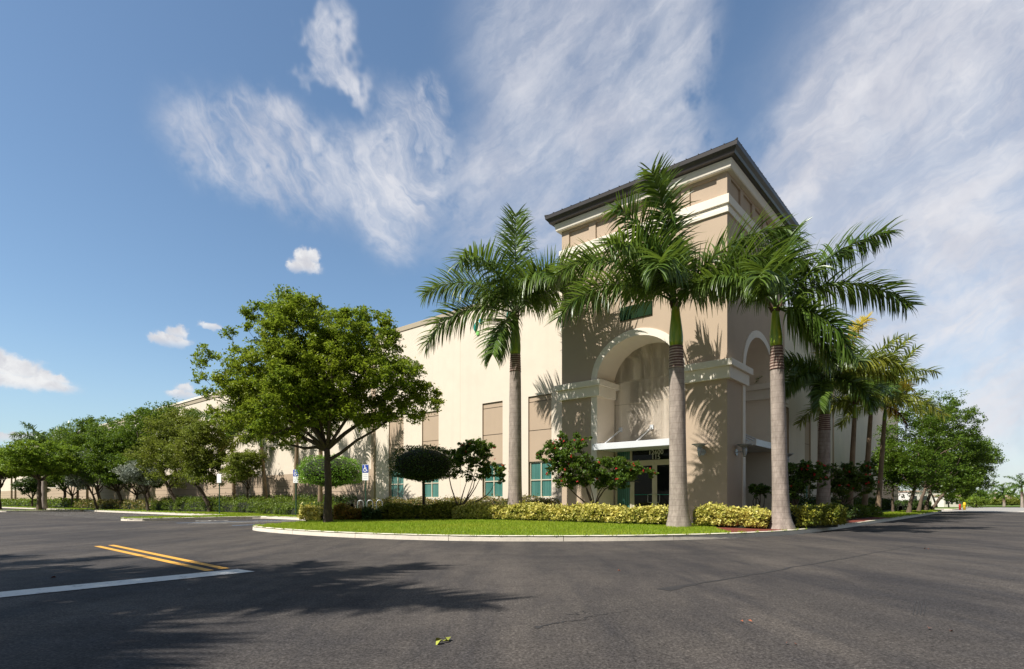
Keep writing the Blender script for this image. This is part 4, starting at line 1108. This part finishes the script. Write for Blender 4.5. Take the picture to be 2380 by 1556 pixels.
# hedges and shrub beds
def hedge(label, path, w, h, mat, n, leaf, seed, name='hedge', zoff=0.0, core=True, group=None, lump=.12, cat='hedge', aspect=.55):
    rg = np.random.default_rng(seed); path = np.array([p[:2] for p in path], float)
    d = np.r_[0, np.cumsum(np.linalg.norm(np.diff(path, axis=0), axis=1))]; tot = d[-1]
    o0 = np.array([path[:, 0].mean(), path[:, 1].mean()])
    t = thing(name, label, cat, (o0[0], o0[1], 0), 0, group)
    s = rg.uniform(0, tot, n); th = rg.uniform(-.18 * math.pi, 1.18 * math.pi, n)
    ce, se = np.cos(th), np.sin(th)
    q = .55
    px = np.sign(ce) * np.abs(ce) ** q * w / 2; pz = np.where(se > 0, se ** q, se) * h * .55 + h * .45
    r = 1 - np.abs(rg.normal(0, .10, n))
    r = r + (rg.uniform(0, 1, n) < .05) * rg.uniform(.04, .2, n)
    lm_ = 1 + lump * 1.5 * (np.sin(s * 2.3 + seed) * .5 + np.sin(s * 5.1 + 2 * seed + th * 2) * .35 + np.sin(s * 11 + th * 5) * .25)
    endf = np.clip(np.minimum(s, tot - s) / (w * .5), 0, 1); endf = np.sqrt(1 - (1 - endf) ** 2) * .55 + .45
    px *= r * lm_ * endf; pz = pz * r * lm_ * (endf * .5 + .5)
    def at(s_):
        x = np.interp(s_, d, path[:, 0]); y = np.interp(s_, d, path[:, 1])
        e = .15; tx = np.interp(s_ + e, d, path[:, 0]) - np.interp(s_ - e, d, path[:, 0]); ty = np.interp(s_ + e, d, path[:, 1]) - np.interp(s_ - e, d, path[:, 1])
        l_ = np.hypot(tx, ty) + 1e-6; return x, y, -ty / l_, tx / l_
    x, y, nx, ny = at(s)
    P = np.stack([x + nx * px, y + ny * px], 1); hz = land_h(P)
    P3 = np.c_[P - o0, hz + np.maximum(pz, .02) + zoff]
    link('foliage', leaves('foliage', P3, leaf, aspect, .3, .3, 0, rg), M[mat], t)
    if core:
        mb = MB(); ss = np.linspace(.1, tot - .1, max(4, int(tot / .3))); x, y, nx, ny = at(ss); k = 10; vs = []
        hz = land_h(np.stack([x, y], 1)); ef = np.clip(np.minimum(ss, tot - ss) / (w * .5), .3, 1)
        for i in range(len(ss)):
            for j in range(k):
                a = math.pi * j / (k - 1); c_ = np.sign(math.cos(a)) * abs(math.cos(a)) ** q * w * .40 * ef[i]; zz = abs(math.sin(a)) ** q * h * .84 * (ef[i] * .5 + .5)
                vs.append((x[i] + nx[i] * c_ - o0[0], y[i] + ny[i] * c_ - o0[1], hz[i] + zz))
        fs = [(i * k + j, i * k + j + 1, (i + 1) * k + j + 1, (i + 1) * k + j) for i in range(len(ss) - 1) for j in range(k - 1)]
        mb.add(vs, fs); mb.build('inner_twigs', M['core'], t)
    return t
# the long variegated hedge in front of the entrance
def fp(X, d): a = AT(X, d); return (a.x, a.y)
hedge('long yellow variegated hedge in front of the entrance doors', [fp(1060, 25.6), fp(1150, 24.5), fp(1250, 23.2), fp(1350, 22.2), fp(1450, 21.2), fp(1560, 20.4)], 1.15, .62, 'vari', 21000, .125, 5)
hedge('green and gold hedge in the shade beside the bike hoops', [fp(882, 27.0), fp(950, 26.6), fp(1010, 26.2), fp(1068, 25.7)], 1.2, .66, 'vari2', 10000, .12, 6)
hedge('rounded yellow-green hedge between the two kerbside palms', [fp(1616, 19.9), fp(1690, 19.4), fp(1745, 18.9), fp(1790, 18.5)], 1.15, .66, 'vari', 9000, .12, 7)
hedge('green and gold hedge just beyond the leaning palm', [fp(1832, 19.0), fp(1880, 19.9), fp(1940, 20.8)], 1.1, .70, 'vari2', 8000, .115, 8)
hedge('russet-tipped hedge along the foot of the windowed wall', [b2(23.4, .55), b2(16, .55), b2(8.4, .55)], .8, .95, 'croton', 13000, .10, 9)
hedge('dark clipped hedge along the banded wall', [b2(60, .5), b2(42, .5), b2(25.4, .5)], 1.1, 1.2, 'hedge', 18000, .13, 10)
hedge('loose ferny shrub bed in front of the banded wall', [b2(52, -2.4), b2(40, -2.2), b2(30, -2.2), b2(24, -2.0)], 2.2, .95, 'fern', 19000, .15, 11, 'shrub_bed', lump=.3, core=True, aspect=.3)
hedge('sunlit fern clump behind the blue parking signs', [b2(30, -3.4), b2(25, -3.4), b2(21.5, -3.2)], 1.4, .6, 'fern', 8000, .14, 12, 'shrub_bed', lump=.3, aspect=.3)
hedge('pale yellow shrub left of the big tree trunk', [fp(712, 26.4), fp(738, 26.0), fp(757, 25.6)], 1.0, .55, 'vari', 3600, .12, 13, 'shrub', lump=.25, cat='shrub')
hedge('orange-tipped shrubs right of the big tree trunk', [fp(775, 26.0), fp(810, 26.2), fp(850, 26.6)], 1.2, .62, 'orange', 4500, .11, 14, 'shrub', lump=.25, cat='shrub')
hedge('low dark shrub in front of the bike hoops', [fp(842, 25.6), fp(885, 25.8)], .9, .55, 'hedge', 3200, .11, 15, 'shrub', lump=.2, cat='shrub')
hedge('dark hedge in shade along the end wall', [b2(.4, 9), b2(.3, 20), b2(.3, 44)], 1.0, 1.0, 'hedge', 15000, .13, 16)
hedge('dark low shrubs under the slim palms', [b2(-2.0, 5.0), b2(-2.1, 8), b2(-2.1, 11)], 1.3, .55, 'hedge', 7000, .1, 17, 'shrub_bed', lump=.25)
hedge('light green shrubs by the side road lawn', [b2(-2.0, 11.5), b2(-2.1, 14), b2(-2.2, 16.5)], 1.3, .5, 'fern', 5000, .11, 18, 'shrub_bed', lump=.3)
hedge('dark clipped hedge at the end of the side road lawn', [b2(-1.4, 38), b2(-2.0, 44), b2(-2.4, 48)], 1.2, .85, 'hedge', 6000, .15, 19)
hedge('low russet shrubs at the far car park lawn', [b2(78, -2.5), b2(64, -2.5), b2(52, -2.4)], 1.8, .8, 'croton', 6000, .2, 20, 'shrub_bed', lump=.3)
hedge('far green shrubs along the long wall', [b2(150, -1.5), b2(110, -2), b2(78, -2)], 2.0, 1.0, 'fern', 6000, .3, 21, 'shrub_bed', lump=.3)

# ------------------------------------------------------------------ signs, hoops, small things
def parking_sign(label, X, d, top, blue, base_z=None):
    p = AT(X, d); zb = gz(p.x, p.y); t = thing('parking_sign', label, 'sign', (p.x, p.y, zb), R(-22))
    h = ZY(top, d) - zb
    m = MB(); m.box((-.035, -.02, -.1), (.035, .02, h)); m.build('post', M['postgreen'], t)
    if blue:
        m = MB(); m.box((-.19, -.035, h - .40), (.19, -.022, h)); pn = m.build('blue_plate', M['blue'], t, bevel=.004)
        m = MB(); y = -.038
        def st2(a, b, w):
            a = np.array(a); b = np.array(b); n_ = np.array([-(b - a)[1], (b - a)[0]]); n_ = n_ / np.linalg.norm(n_) * w / 2
            m.add([(*(0, 0, 0),)] * 0 + [((a + n_)[0], y, (a + n_)[1]), ((b + n_)[0], y, (b + n_)[1]), ((b - n_)[0], y, (b - n_)[1]), ((a - n_)[0], y, (a - n_)[1])], [(0, 1, 2, 3)])
        c = (-.02, h - .256); pts = [(c[0] + .088 * math.cos(a), c[1] + .088 * math.sin(a)) for a in np.linspace(R(110), R(390), 14)]
        for a, b in zip(pts[:-1], pts[1:]): st2(a, b, .035)
        st2((-.03, h - .104), (-.02, h - .216), .05); st2((-.02, h - .16), (.064, h - .16), .035); st2((-.02, h - .216), (.072, h - .224), .04); st2((.072, h - .224), (.112, h - .336), .04)
        st2((-.06, h - .06), (.0, h - .06), .06)
        m.build('wheelchair_symbol', M['white'], pn)
        m = MB(); m.box((-.19, -.034, h - .80), (.19, -.021, h - .42)); wp = m.build('white_plate', M['white'], t, bevel=.004)
        m = MB()
        for k in range(3): m.box((-.13, -.0365, h - .52 - .09 * k), (.13, -.0345, h - .505 - .09 * k))
        m.build('fine_print', M['lampgrey'], wp)
        m = MB(); m.box((-.205, -.0215, h - .415), (.205, -.0205, h + .015)); m.build('white_border', M['white'], t)
    else:
        m = MB(); m.box((-.2, -.035, h - .62), (.2, -.022, h)); m.build('white_plate', M['white'], t, bevel=.004)
parking_sign('blue wheelchair sign over a white plate on the grass by the bay', 688, 34.5, 1092, True)
parking_sign('blue wheelchair sign over a white plate beside the bike hoops', 850, 29.6, 1081, True)
parking_sign('plain white parking sign on a green post under the olive tree', 510, 39.5, 1102, False)
for i, X in enumerate((838, 860, 882)):
    p = AT(X, 28.6 - .25 * i); zb = gz(p.x, p.y)
    t = thing('bike_hoop', ['galvanised bike hoop nearest the parking sign, first of three', 'galvanised bike hoop in the middle of the row of three', 'galvanised bike hoop nearest the green and gold hedge'][i], 'bike rack', (p.x, p.y, zb), R(8), 'bike hoops by the wall')
    m = MB(); w = .14; h = .92; pts = [(-w, 0, -.1), (-w, 0, h - w)] + [(-w * math.cos(a), 0, h - w + w * math.sin(a)) for a in np.linspace(.2, math.pi - .2, 9)] + [(w, 0, h - w), (w, 0, -.1)]
    m.tube(pts, .026, 10); m.build('hoop', M['steel'], t, True)

# fallen leaves on the asphalt
for i, (X, Y, s, c, lab) in enumerate([(1030, 1493, .10, 'lime2', 'curled yellow-green leaf on the asphalt'), (2180, 1467, .07, 'rust', 'rust coloured dead leaf on the asphalt'), (1828, 1498, .045, 'rust', 'tiny brown leaf on the open asphalt'),
                                   (1728, 1448, .045, 'rust', 'dark red leaf fragment on the asphalt'), (1432, 1328, .06, 'rust', 'orange leaf near the oil streak'), (2156, 1278, .07, 'rust', 'pale leaf on the side road'), (120, 1345, .06, 'rust', 'orange leaf beside the stop line')]):
    if c not in M: M[c] = plain('leaf_' + c, {'lime2': (.34, .36, .05), 'rust': (.30, .09, .04)}[c], .7)
    p = GP(X, Y); rg = np.random.default_rng(200 + i)
    o = link('fallen_leaf', leaves('fallen_leaf', rg.normal(size=(4 if c == 'lime2' else 2, 3)) * np.array([s * .7, s * .4, .004]) + np.array([0, 0, .012]), s, .5, 1.6, .4, 0, rg), M[c]); o.location = p
    tag(o, lab, 'leaf')

# ------------------------------------------------------------------ far right: verge, bollards, palms, buildings
def bollard(label, X, d, h, mat, r, name):
    p = AT(X, d); t = thing(name, label, 'bollard', (p.x, p.y, .12))
    m = MB(); m.tube([(0, 0, -.1), (0, 0, h * .92), (0, 0, h * .98), (0, 0, h)], [r, r, r * .8, r * .3], 12); m.build('post', M[mat], t, True)
    m = MB(); m.tube([(0, 0, h * .6), (0, 0, h * .72)], r * 1.25, 12); m.build('band', M[mat], t, True)
bollard('short red hydrant post on the verge across the cross drive', 2231, 66, .58, 'red', .11, 'hydrant_post')
bollard('yellow bollard on the verge across the cross drive', 2241.5, 66, .78, 'yellow', .13, 'yellow_bollard')
d = 96; p = AT(2373, d); t = thing('light_pole', 'slim pale light pole at the far end of the road', 'light pole', (p.x, p.y, .1))
m = MB(); m.tube([(0, 0, 0), (0, 0, ZY(1105, d))], [.12, .07], 10); m.build('pole', M['steel'], t, True)
m = MB(); m.box((-.15, -.3, ZY(1106, d)), (.15, .3, ZY(1102, d))); m.build('lamp_head', M['steel'], t)
for i, (X, d, yt, s, lab) in enumerate([(2334, 98, 1147, 1, 'small royal palm at the far end of the road in front of a pale house'), (2376, 92, 1132, 1.25, 'taller royal palm by the far light pole')]):
    b = AT(X, d); b.z = .1; t = AT(X - 1, d); t.z = ZY(yt, d)
    palm(lab, b, t, [(0, .24), (.3, .2), (1, .15)], .8, [(k * 36, [65, 35, 10][k % 3], [-10, -40, -65][k % 3], 2.6 * s) for k in range(10)], group='far palms across the road', seed=90 + i, nl=40, wid=.1, leaf=.6)
def house(label, X, d, w, dp, h, roofh, name='far_building', rz=0.0, mat='brick'):
    p = AT(X, d); t = thing(name, label, 'building', (p.x, p.y, 0), rz)
    m = MB(); m.box((-w / 2, 0, 0), (w / 2, dp, h)); m.build('wall', M[mat], t)
    m = MB(); e = .4
    if roofh > .5:
        m.add([(-w / 2 - e, -e, h), (w / 2 + e, -e, h), (w / 2 + e, dp + e, h), (-w / 2 - e, dp + e, h), (-w * .2, dp / 2, h + roofh), (w * .2, dp / 2, h + roofh)], [(0, 1, 5, 4), (1, 2, 5), (2, 3, 4, 5), (3, 0, 4), (0, 3, 2, 1)])
    else: m.box((-w / 2 - .1, -.1, h), (w / 2 + .1, dp + .1, h + roofh))
    m.build('roof', M['oldroof'], t)
    for k in range(3):
        x = -w / 2 + w * (k + .5) / 3; m = MB(); m.box((x - w * .07, -.03, h * .35), (x + w * .07, -.003, h * .75)); m.build('window', M['greenglass'], t)
house('pale house with a clay roof far across the road', 2338, 170, 5.5, 6, 1.6, 2.0)
house('white industrial wall glimpsed between the roadside trunks', 2150, 100, 5.5, 10, 2.6, .3)
house('small white shed glimpsed past the end of the roadside trees', 2212, 88, 2.4, 2.4, 1.7, .3)
rgx = np.random.default_rng(8)
far = [(2205, 84, 1152, 20, 'bright', 'low bright green tree past the clipped hedge end'), (2245, 92, 1150, 24, 'bright', 'bright green tree on the far verge'), (2268, 100, 1150, 22, 'mid', 'mid green tree on the far verge beside the road'),
       (2290, 112, 1156, 22, 'mid', 'dark green tree beyond the far verge'), (2315, 122, 1160, 18, 'mid', 'bushy tree left of the pale house'), (2352, 118, 1165, 16, 'olive', 'olive bush in front of the pale house'), (2395, 120, 1160, 20, 'mid', 'green bush at the far end behind the light pole'), (2270, 88, 1172, 16, 'fern', 'yellow-green shrub on the far verge edge')]
for i, (X, d, Y, r, lm, lab) in enumerate(far):
    b = AT(X, d, .1); k = d / F
    tree(lab, b, .6, .1, [(0, 0, ZY(Y, d), r * k * 1.2, r * k, r * k * .85), (r * k * .6, 0, ZY(Y + 6, d), r * k * .8, r * k, r * k * .6)], 32, 45, .28, .6, lm, 'bark', 'trees across the cross drive', 120 + i, (0, 0), 'far_tree')
hedge('long low hedge line across the far end of the road', [fp(2285, 108), fp(2330, 106), fp(2420, 104)], 2.5, 1.1, 'olive', 5000, .3, 22)
# tree belt behind the far verge
P = []
for k in range(110):
    x = rgx.uniform(70, 260); y = 250 + rgx.uniform(0, 30); hgt = rgx.uniform(3, 6.5)
    P.append(np.array([x, y, hgt * .45]) + rgx.normal(size=(120, 3)) * np.array([3.4, 2.5, hgt * .3]))
P = np.concatenate(P); P = P[P[:, 2] > 0]
tag(link('tree_belt', leaves('tree_belt', P, .9, .6, .4, .3, 0, rgx), M['mid']), 'far low belt of trees on the horizon', 'trees', kind='stuff')

# ------------------------------------------------------------------ camera, sun, sky
cam = bpy.data.cameras.new('camera'); co = bpy.data.objects.new('camera', cam); COL.objects.link(co)
co.location = (0, 0, EYE); co.rotation_euler = (R(90), 0, 0)
cam.sensor_width = 36; cam.lens = F / 2380 * 36; cam.shift_y = (HY - 778) / 2380; cam.clip_end = 2000; cam.clip_start = .1
sc.camera = co
SH = np.array([.848, .530]); EL = 51.0          # direction the shadows fall, sun height
sd = bpy.data.lights.new('sun', 'SUN'); so = bpy.data.objects.new('sun', sd); COL.objects.link(so)
sd.energy = 5.0; sd.angle = R(.53); sd.color = (1.0, .955, .88)
dirv = Vector((SH[0] * math.cos(R(EL)), SH[1] * math.cos(R(EL)), -math.sin(R(EL)))); so.rotation_euler = dirv.to_track_quat('-Z', 'Y').to_euler()
w = bpy.data.worlds.new('World'); sc.world = w; w.use_nodes = True; nt = w.node_tree
for n in list(nt.nodes): nt.nodes.remove(n)
out = N(nt, 'ShaderNodeOutputWorld'); bg = N(nt, 'ShaderNodeBackground')
sky = N(nt, 'ShaderNodeTexSky', sky_type='NISHITA'); sky.sun_disc = False; sky.sun_elevation = R(EL)
sky.sun_rotation = math.atan2(-SH[0], -SH[1]) % (2 * math.pi); sky.air_density = 1.0; sky.dust_density = .6; sky.ozone_density = 1.4
BGS = .100; EXPO = .50
tc = N(nt, 'ShaderNodeTexCoord'); D = tc.outputs['Generated']
sx = N(nt, 'ShaderNodeSeparateXYZ'); L(nt, D, sx.inputs[0]); X_, Y_, Z_ = sx.outputs
# sky directions as azimuth (from +Y towards +X) and elevation, in degrees
az = math2(nt, 'MULTIPLY', math2(nt, 'ARCTAN2', X_, Y_), 57.2958); el = math2(nt, 'MULTIPLY', math2(nt, 'ARCSINE', Z_), 57.2958)
av = N(nt, 'ShaderNodeCombineXYZ'); L(nt, az, av.inputs[0]); L(nt, el, av.inputs[1])
def azel(X, Y):
    a = math.atan2(X - CX, F); return math.degrees(a), math.degrees(math.atan((HY - Y) / F * math.cos(a)))
def smooth(v, a, b, c=0.0, d=1.0):
    m = N(nt, 'ShaderNodeMapRange', interpolation_type='SMOOTHERSTEP'); L(nt, v, m.inputs[0])
    for i, x in enumerate((a, b, c, d)): m.inputs[i + 1].default_value = x
    return m.outputs[0]
def blob(X, Y, rx, ry, rot=0.0, soft=1.0, warp=None):
    """soft elliptical region of the sky round one direction; 1 at its centre, 0 at the rim"""
    a, e_ = azel(X, Y); s = 57.3 / F
    mp_ = N(nt, 'ShaderNodeMapping', vector_type='TEXTURE'); mp_.inputs['Location'].default_value = (a, e_, 0); mp_.inputs['Rotation'].default_value = (0, 0, R(rot))
    mp_.inputs['Scale'].default_value = (rx * s, ry * s, 1); L(nt, warp or av.outputs[0], mp_.inputs['Vector'])
    ln = N(nt, 'ShaderNodeVectorMath', operation='LENGTH'); L(nt, mp_.outputs[0], ln.inputs[0])
    return smooth(ln.outputs['Value'], 1.0, 1.0 - soft, 0, 1)
def warped(src, scale, amt, detail=3, seed=0.0):
    mm_ = N(nt, 'ShaderNodeMapping'); mm_.inputs['Location'].default_value = (seed, seed, seed); L(nt, src, mm_.inputs['Vector'])
    n_ = noise(nt, mm_.outputs[0], scale, detail, .6); s_ = N(nt, 'ShaderNodeVectorMath', operation='SUBTRACT'); L(nt, n_.outputs['Color'], s_.inputs[0]); s_.inputs[1].default_value = (.5, .5, .5)
    m_ = N(nt, 'ShaderNodeVectorMath', operation='SCALE'); m_.inputs['Scale'].default_value = amt; L(nt, s_.outputs[0], m_.inputs[0])
    a_ = N(nt, 'ShaderNodeVectorMath', operation='ADD'); L(nt, src, a_.inputs[0]); L(nt, m_.outputs[0], a_.inputs[1]); return a_.outputs[0]
wa = warped(av.outputs[0], .12, 6.0, 4, 4.0); wb = warped(av.outputs[0], .25, 2.4, 4, 11.0)
def allmax(lst):
    r = lst[0]
    for x in lst[1:]: r = math2(nt, 'MAXIMUM', r, x)
    return r
def addc(lst):
    r = lst[0]
    for x in lst[1:]: r = math2(nt, 'ADD', r, x)
    return r
# wispy cirrus: long soft filaments combed in one direction
def wisps(rot, sx_, sy_, scale, lo, hi, seed, src=None):
    v = N(nt, 'ShaderNodeMapping', vector_type='TEXTURE'); v.inputs['Location'].default_value = (seed, seed * 1.7, 0); v.inputs['Rotation'].default_value = (0, 0, R(rot)); v.inputs['Scale'].default_value = (1 / sx_, 1 / sy_, 1)
    L(nt, src or wb, v.inputs['Vector']); n_ = noise(nt, v.outputs[0], scale, 9, .64, .25)
    return smooth(n_.outputs[0], lo, hi)
soft1 = smooth(noise(nt, wa, .13, 3, .5).outputs[0], .22, .74)
f1 = wisps(-48, .26, 1.0, .50, .24, .80, 3, warped(av.outputs[0], .10, 9.0, 4, 4.0)); f2 = wisps(28, .24, .9, .40, .22, .82, 9); f3 = wisps(24, .10, .8, .40, .30, .74, 5, wa); f4 = wisps(-34, .26, 1.0, .5, .24, .80, 17, warped(av.outputs[0], .10, 9.0, 4, 14.0))
# the feathered pair left of the tower
m1 = addc([blob(510, 330, 200, 150, -10, 1, wb), blob(690, 400, 230, 160, -20, 1, wb), blob(610, 300, 160, 90, 10, 1, wb), blob(725, 120, 150, 95, -38, 1, wa), blob(800, 175, 100, 60, -52, 1, wa), blob(770, 40, 80, 60, -70, 1, wa)])
m1b = addc([blob(970, 320, 200, 120, -40, 1, wb), blob(920, 510, 150, 170, -70, 1, wb), blob(860, 400, 220, 120, -20, 1, wb), blob(1010, 240, 90, 60, -70, 1, wb)])
m2 = addc([blob(1300, 150, 420, 420, 20, 1), blob(1230, 470, 420, 230, 20, 1, wb), blob(1480, 420, 330, 240, 25, 1, wb), blob(1540, 60, 240, 180, 30, 1, wb)])
m3 = addc([blob(2420, 300, 800, 760, 0, 1), blob(2050, 260, 360, 200, 22, 1, wb), blob(2200, 800, 640, 520, 0, 1), blob(2300, 40, 460, 300, 25, 1, wb)])
def clip1(v): return smooth(v, 0.0, 1.15)
c1 = math2(nt, 'MULTIPLY', clip1(m1), math2(nt, 'ADD', math2(nt, 'MULTIPLY', f1, .62), math2(nt, 'MULTIPLY', soft1, .36)))
c1b = math2(nt, 'MULTIPLY', clip1(m1b), math2(nt, 'ADD', math2(nt, 'MULTIPLY', f4, .62), math2(nt, 'MULTIPLY', soft1, .36)))
c2 = math2(nt, 'MULTIPLY', clip1(m2), math2(nt, 'ADD', math2(nt, 'MULTIPLY', f2, .48), math2(nt, 'ADD', math2(nt, 'MULTIPLY', soft1, .26), .16)))
c3 = math2(nt, 'MULTIPLY', clip1(m3), math2(nt, 'ADD', math2(nt, 'MULTIPLY', f3, .42), math2(nt, 'ADD', math2(nt, 'MULTIPLY', soft1, .18), .42)))
# small cumulus puffs: firm tops, soft flat bases
wp_ = warped(warped(av.outputs[0], .45, 1.5, 6, 2.0), 1.7, .75, 8, 7.0)
def puff(X, Y, rx, ry):
    top = blob(X, Y, rx, ry, 0, .85, wp_)
    a, e_ = azel(X, Y + ry * .55)
    return math2(nt, 'MULTIPLY', smooth(top, .05, .95), smooth(el, e_ - .7, e_ + .7))
pf = allmax([puff(712, 618, 60, 28), puff(704, 600, 34, 34), puff(728, 598, 26, 30), puff(684, 620, 30, 18),
             puff(400, 790, 58, 22), puff(412, 774, 34, 24), puff(372, 790, 34, 16), puff(488, 760, 34, 12),
             puff(62, 892, 118, 28), puff(44, 864, 66, 40), puff(8, 852, 56, 40), puff(118, 884, 50, 24),
             puff(420, 916, 44, 16), puff(432, 906, 22, 14), puff(30, 1018, 60, 14)])
fill_dim = math2(nt, 'MULTIPLY', smooth(Y_, .12, -.40), .75)  # unseen grey layer behind the camera, added to lower and warm the fill
invc = None
for c_ in (c1, c1b, c2, c3):
    t_ = math2(nt, 'SUBTRACT', 1.0, c_, True); invc = t_ if invc is None else math2(nt, 'MULTIPLY', invc, t_)
cl = math2(nt, 'SUBTRACT', 1.0, invc, True)
cl = math2(nt, 'MAXIMUM', cl, math2(nt, 'MULTIPLY', pf, .96), True)
K = BGS * 2 ** EXPO
lowh = smooth(el, 18, -2, 0, .42)
skyb = mixc(nt, 1.0, sky.outputs[0], (.98, 1.07, 1.08), 'MULTIPLY')
skyc = mixc(nt, lowh, skyb, tuple(x / K for x in (.46, .60, .72)))
cb = smooth(noise(nt, wa, .09, 5, .6).outputs[0], .35, .65)
ccol = mixc(nt, cb, tuple(x / K for x in (.63, .645, .72)), tuple(x / K for x in (.80, .805, .85)))
ccol = mixc(nt, pf, ccol, mixc(nt, smooth(noise(nt, wp_, .5, 4).outputs[0], .3, .7), tuple(x / K for x in (.66, .66, .70)), tuple(x / K for x in (.90, .90, .90))))
fin = mixc(nt, fill_dim, mixc(nt, cl, skyc, ccol), tuple(x / K for x in (.20, .185, .165)))
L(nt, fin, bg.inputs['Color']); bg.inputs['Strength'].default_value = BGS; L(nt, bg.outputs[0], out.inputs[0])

sc.view_settings.view_transform = 'Standard'; sc.view_settings.look = 'None'; sc.view_settings.gamma = 1.0; sc.view_settings.exposure = EXPO
sc.cycles.max_bounces = 8; sc.cycles.transparent_max_bounces = 8
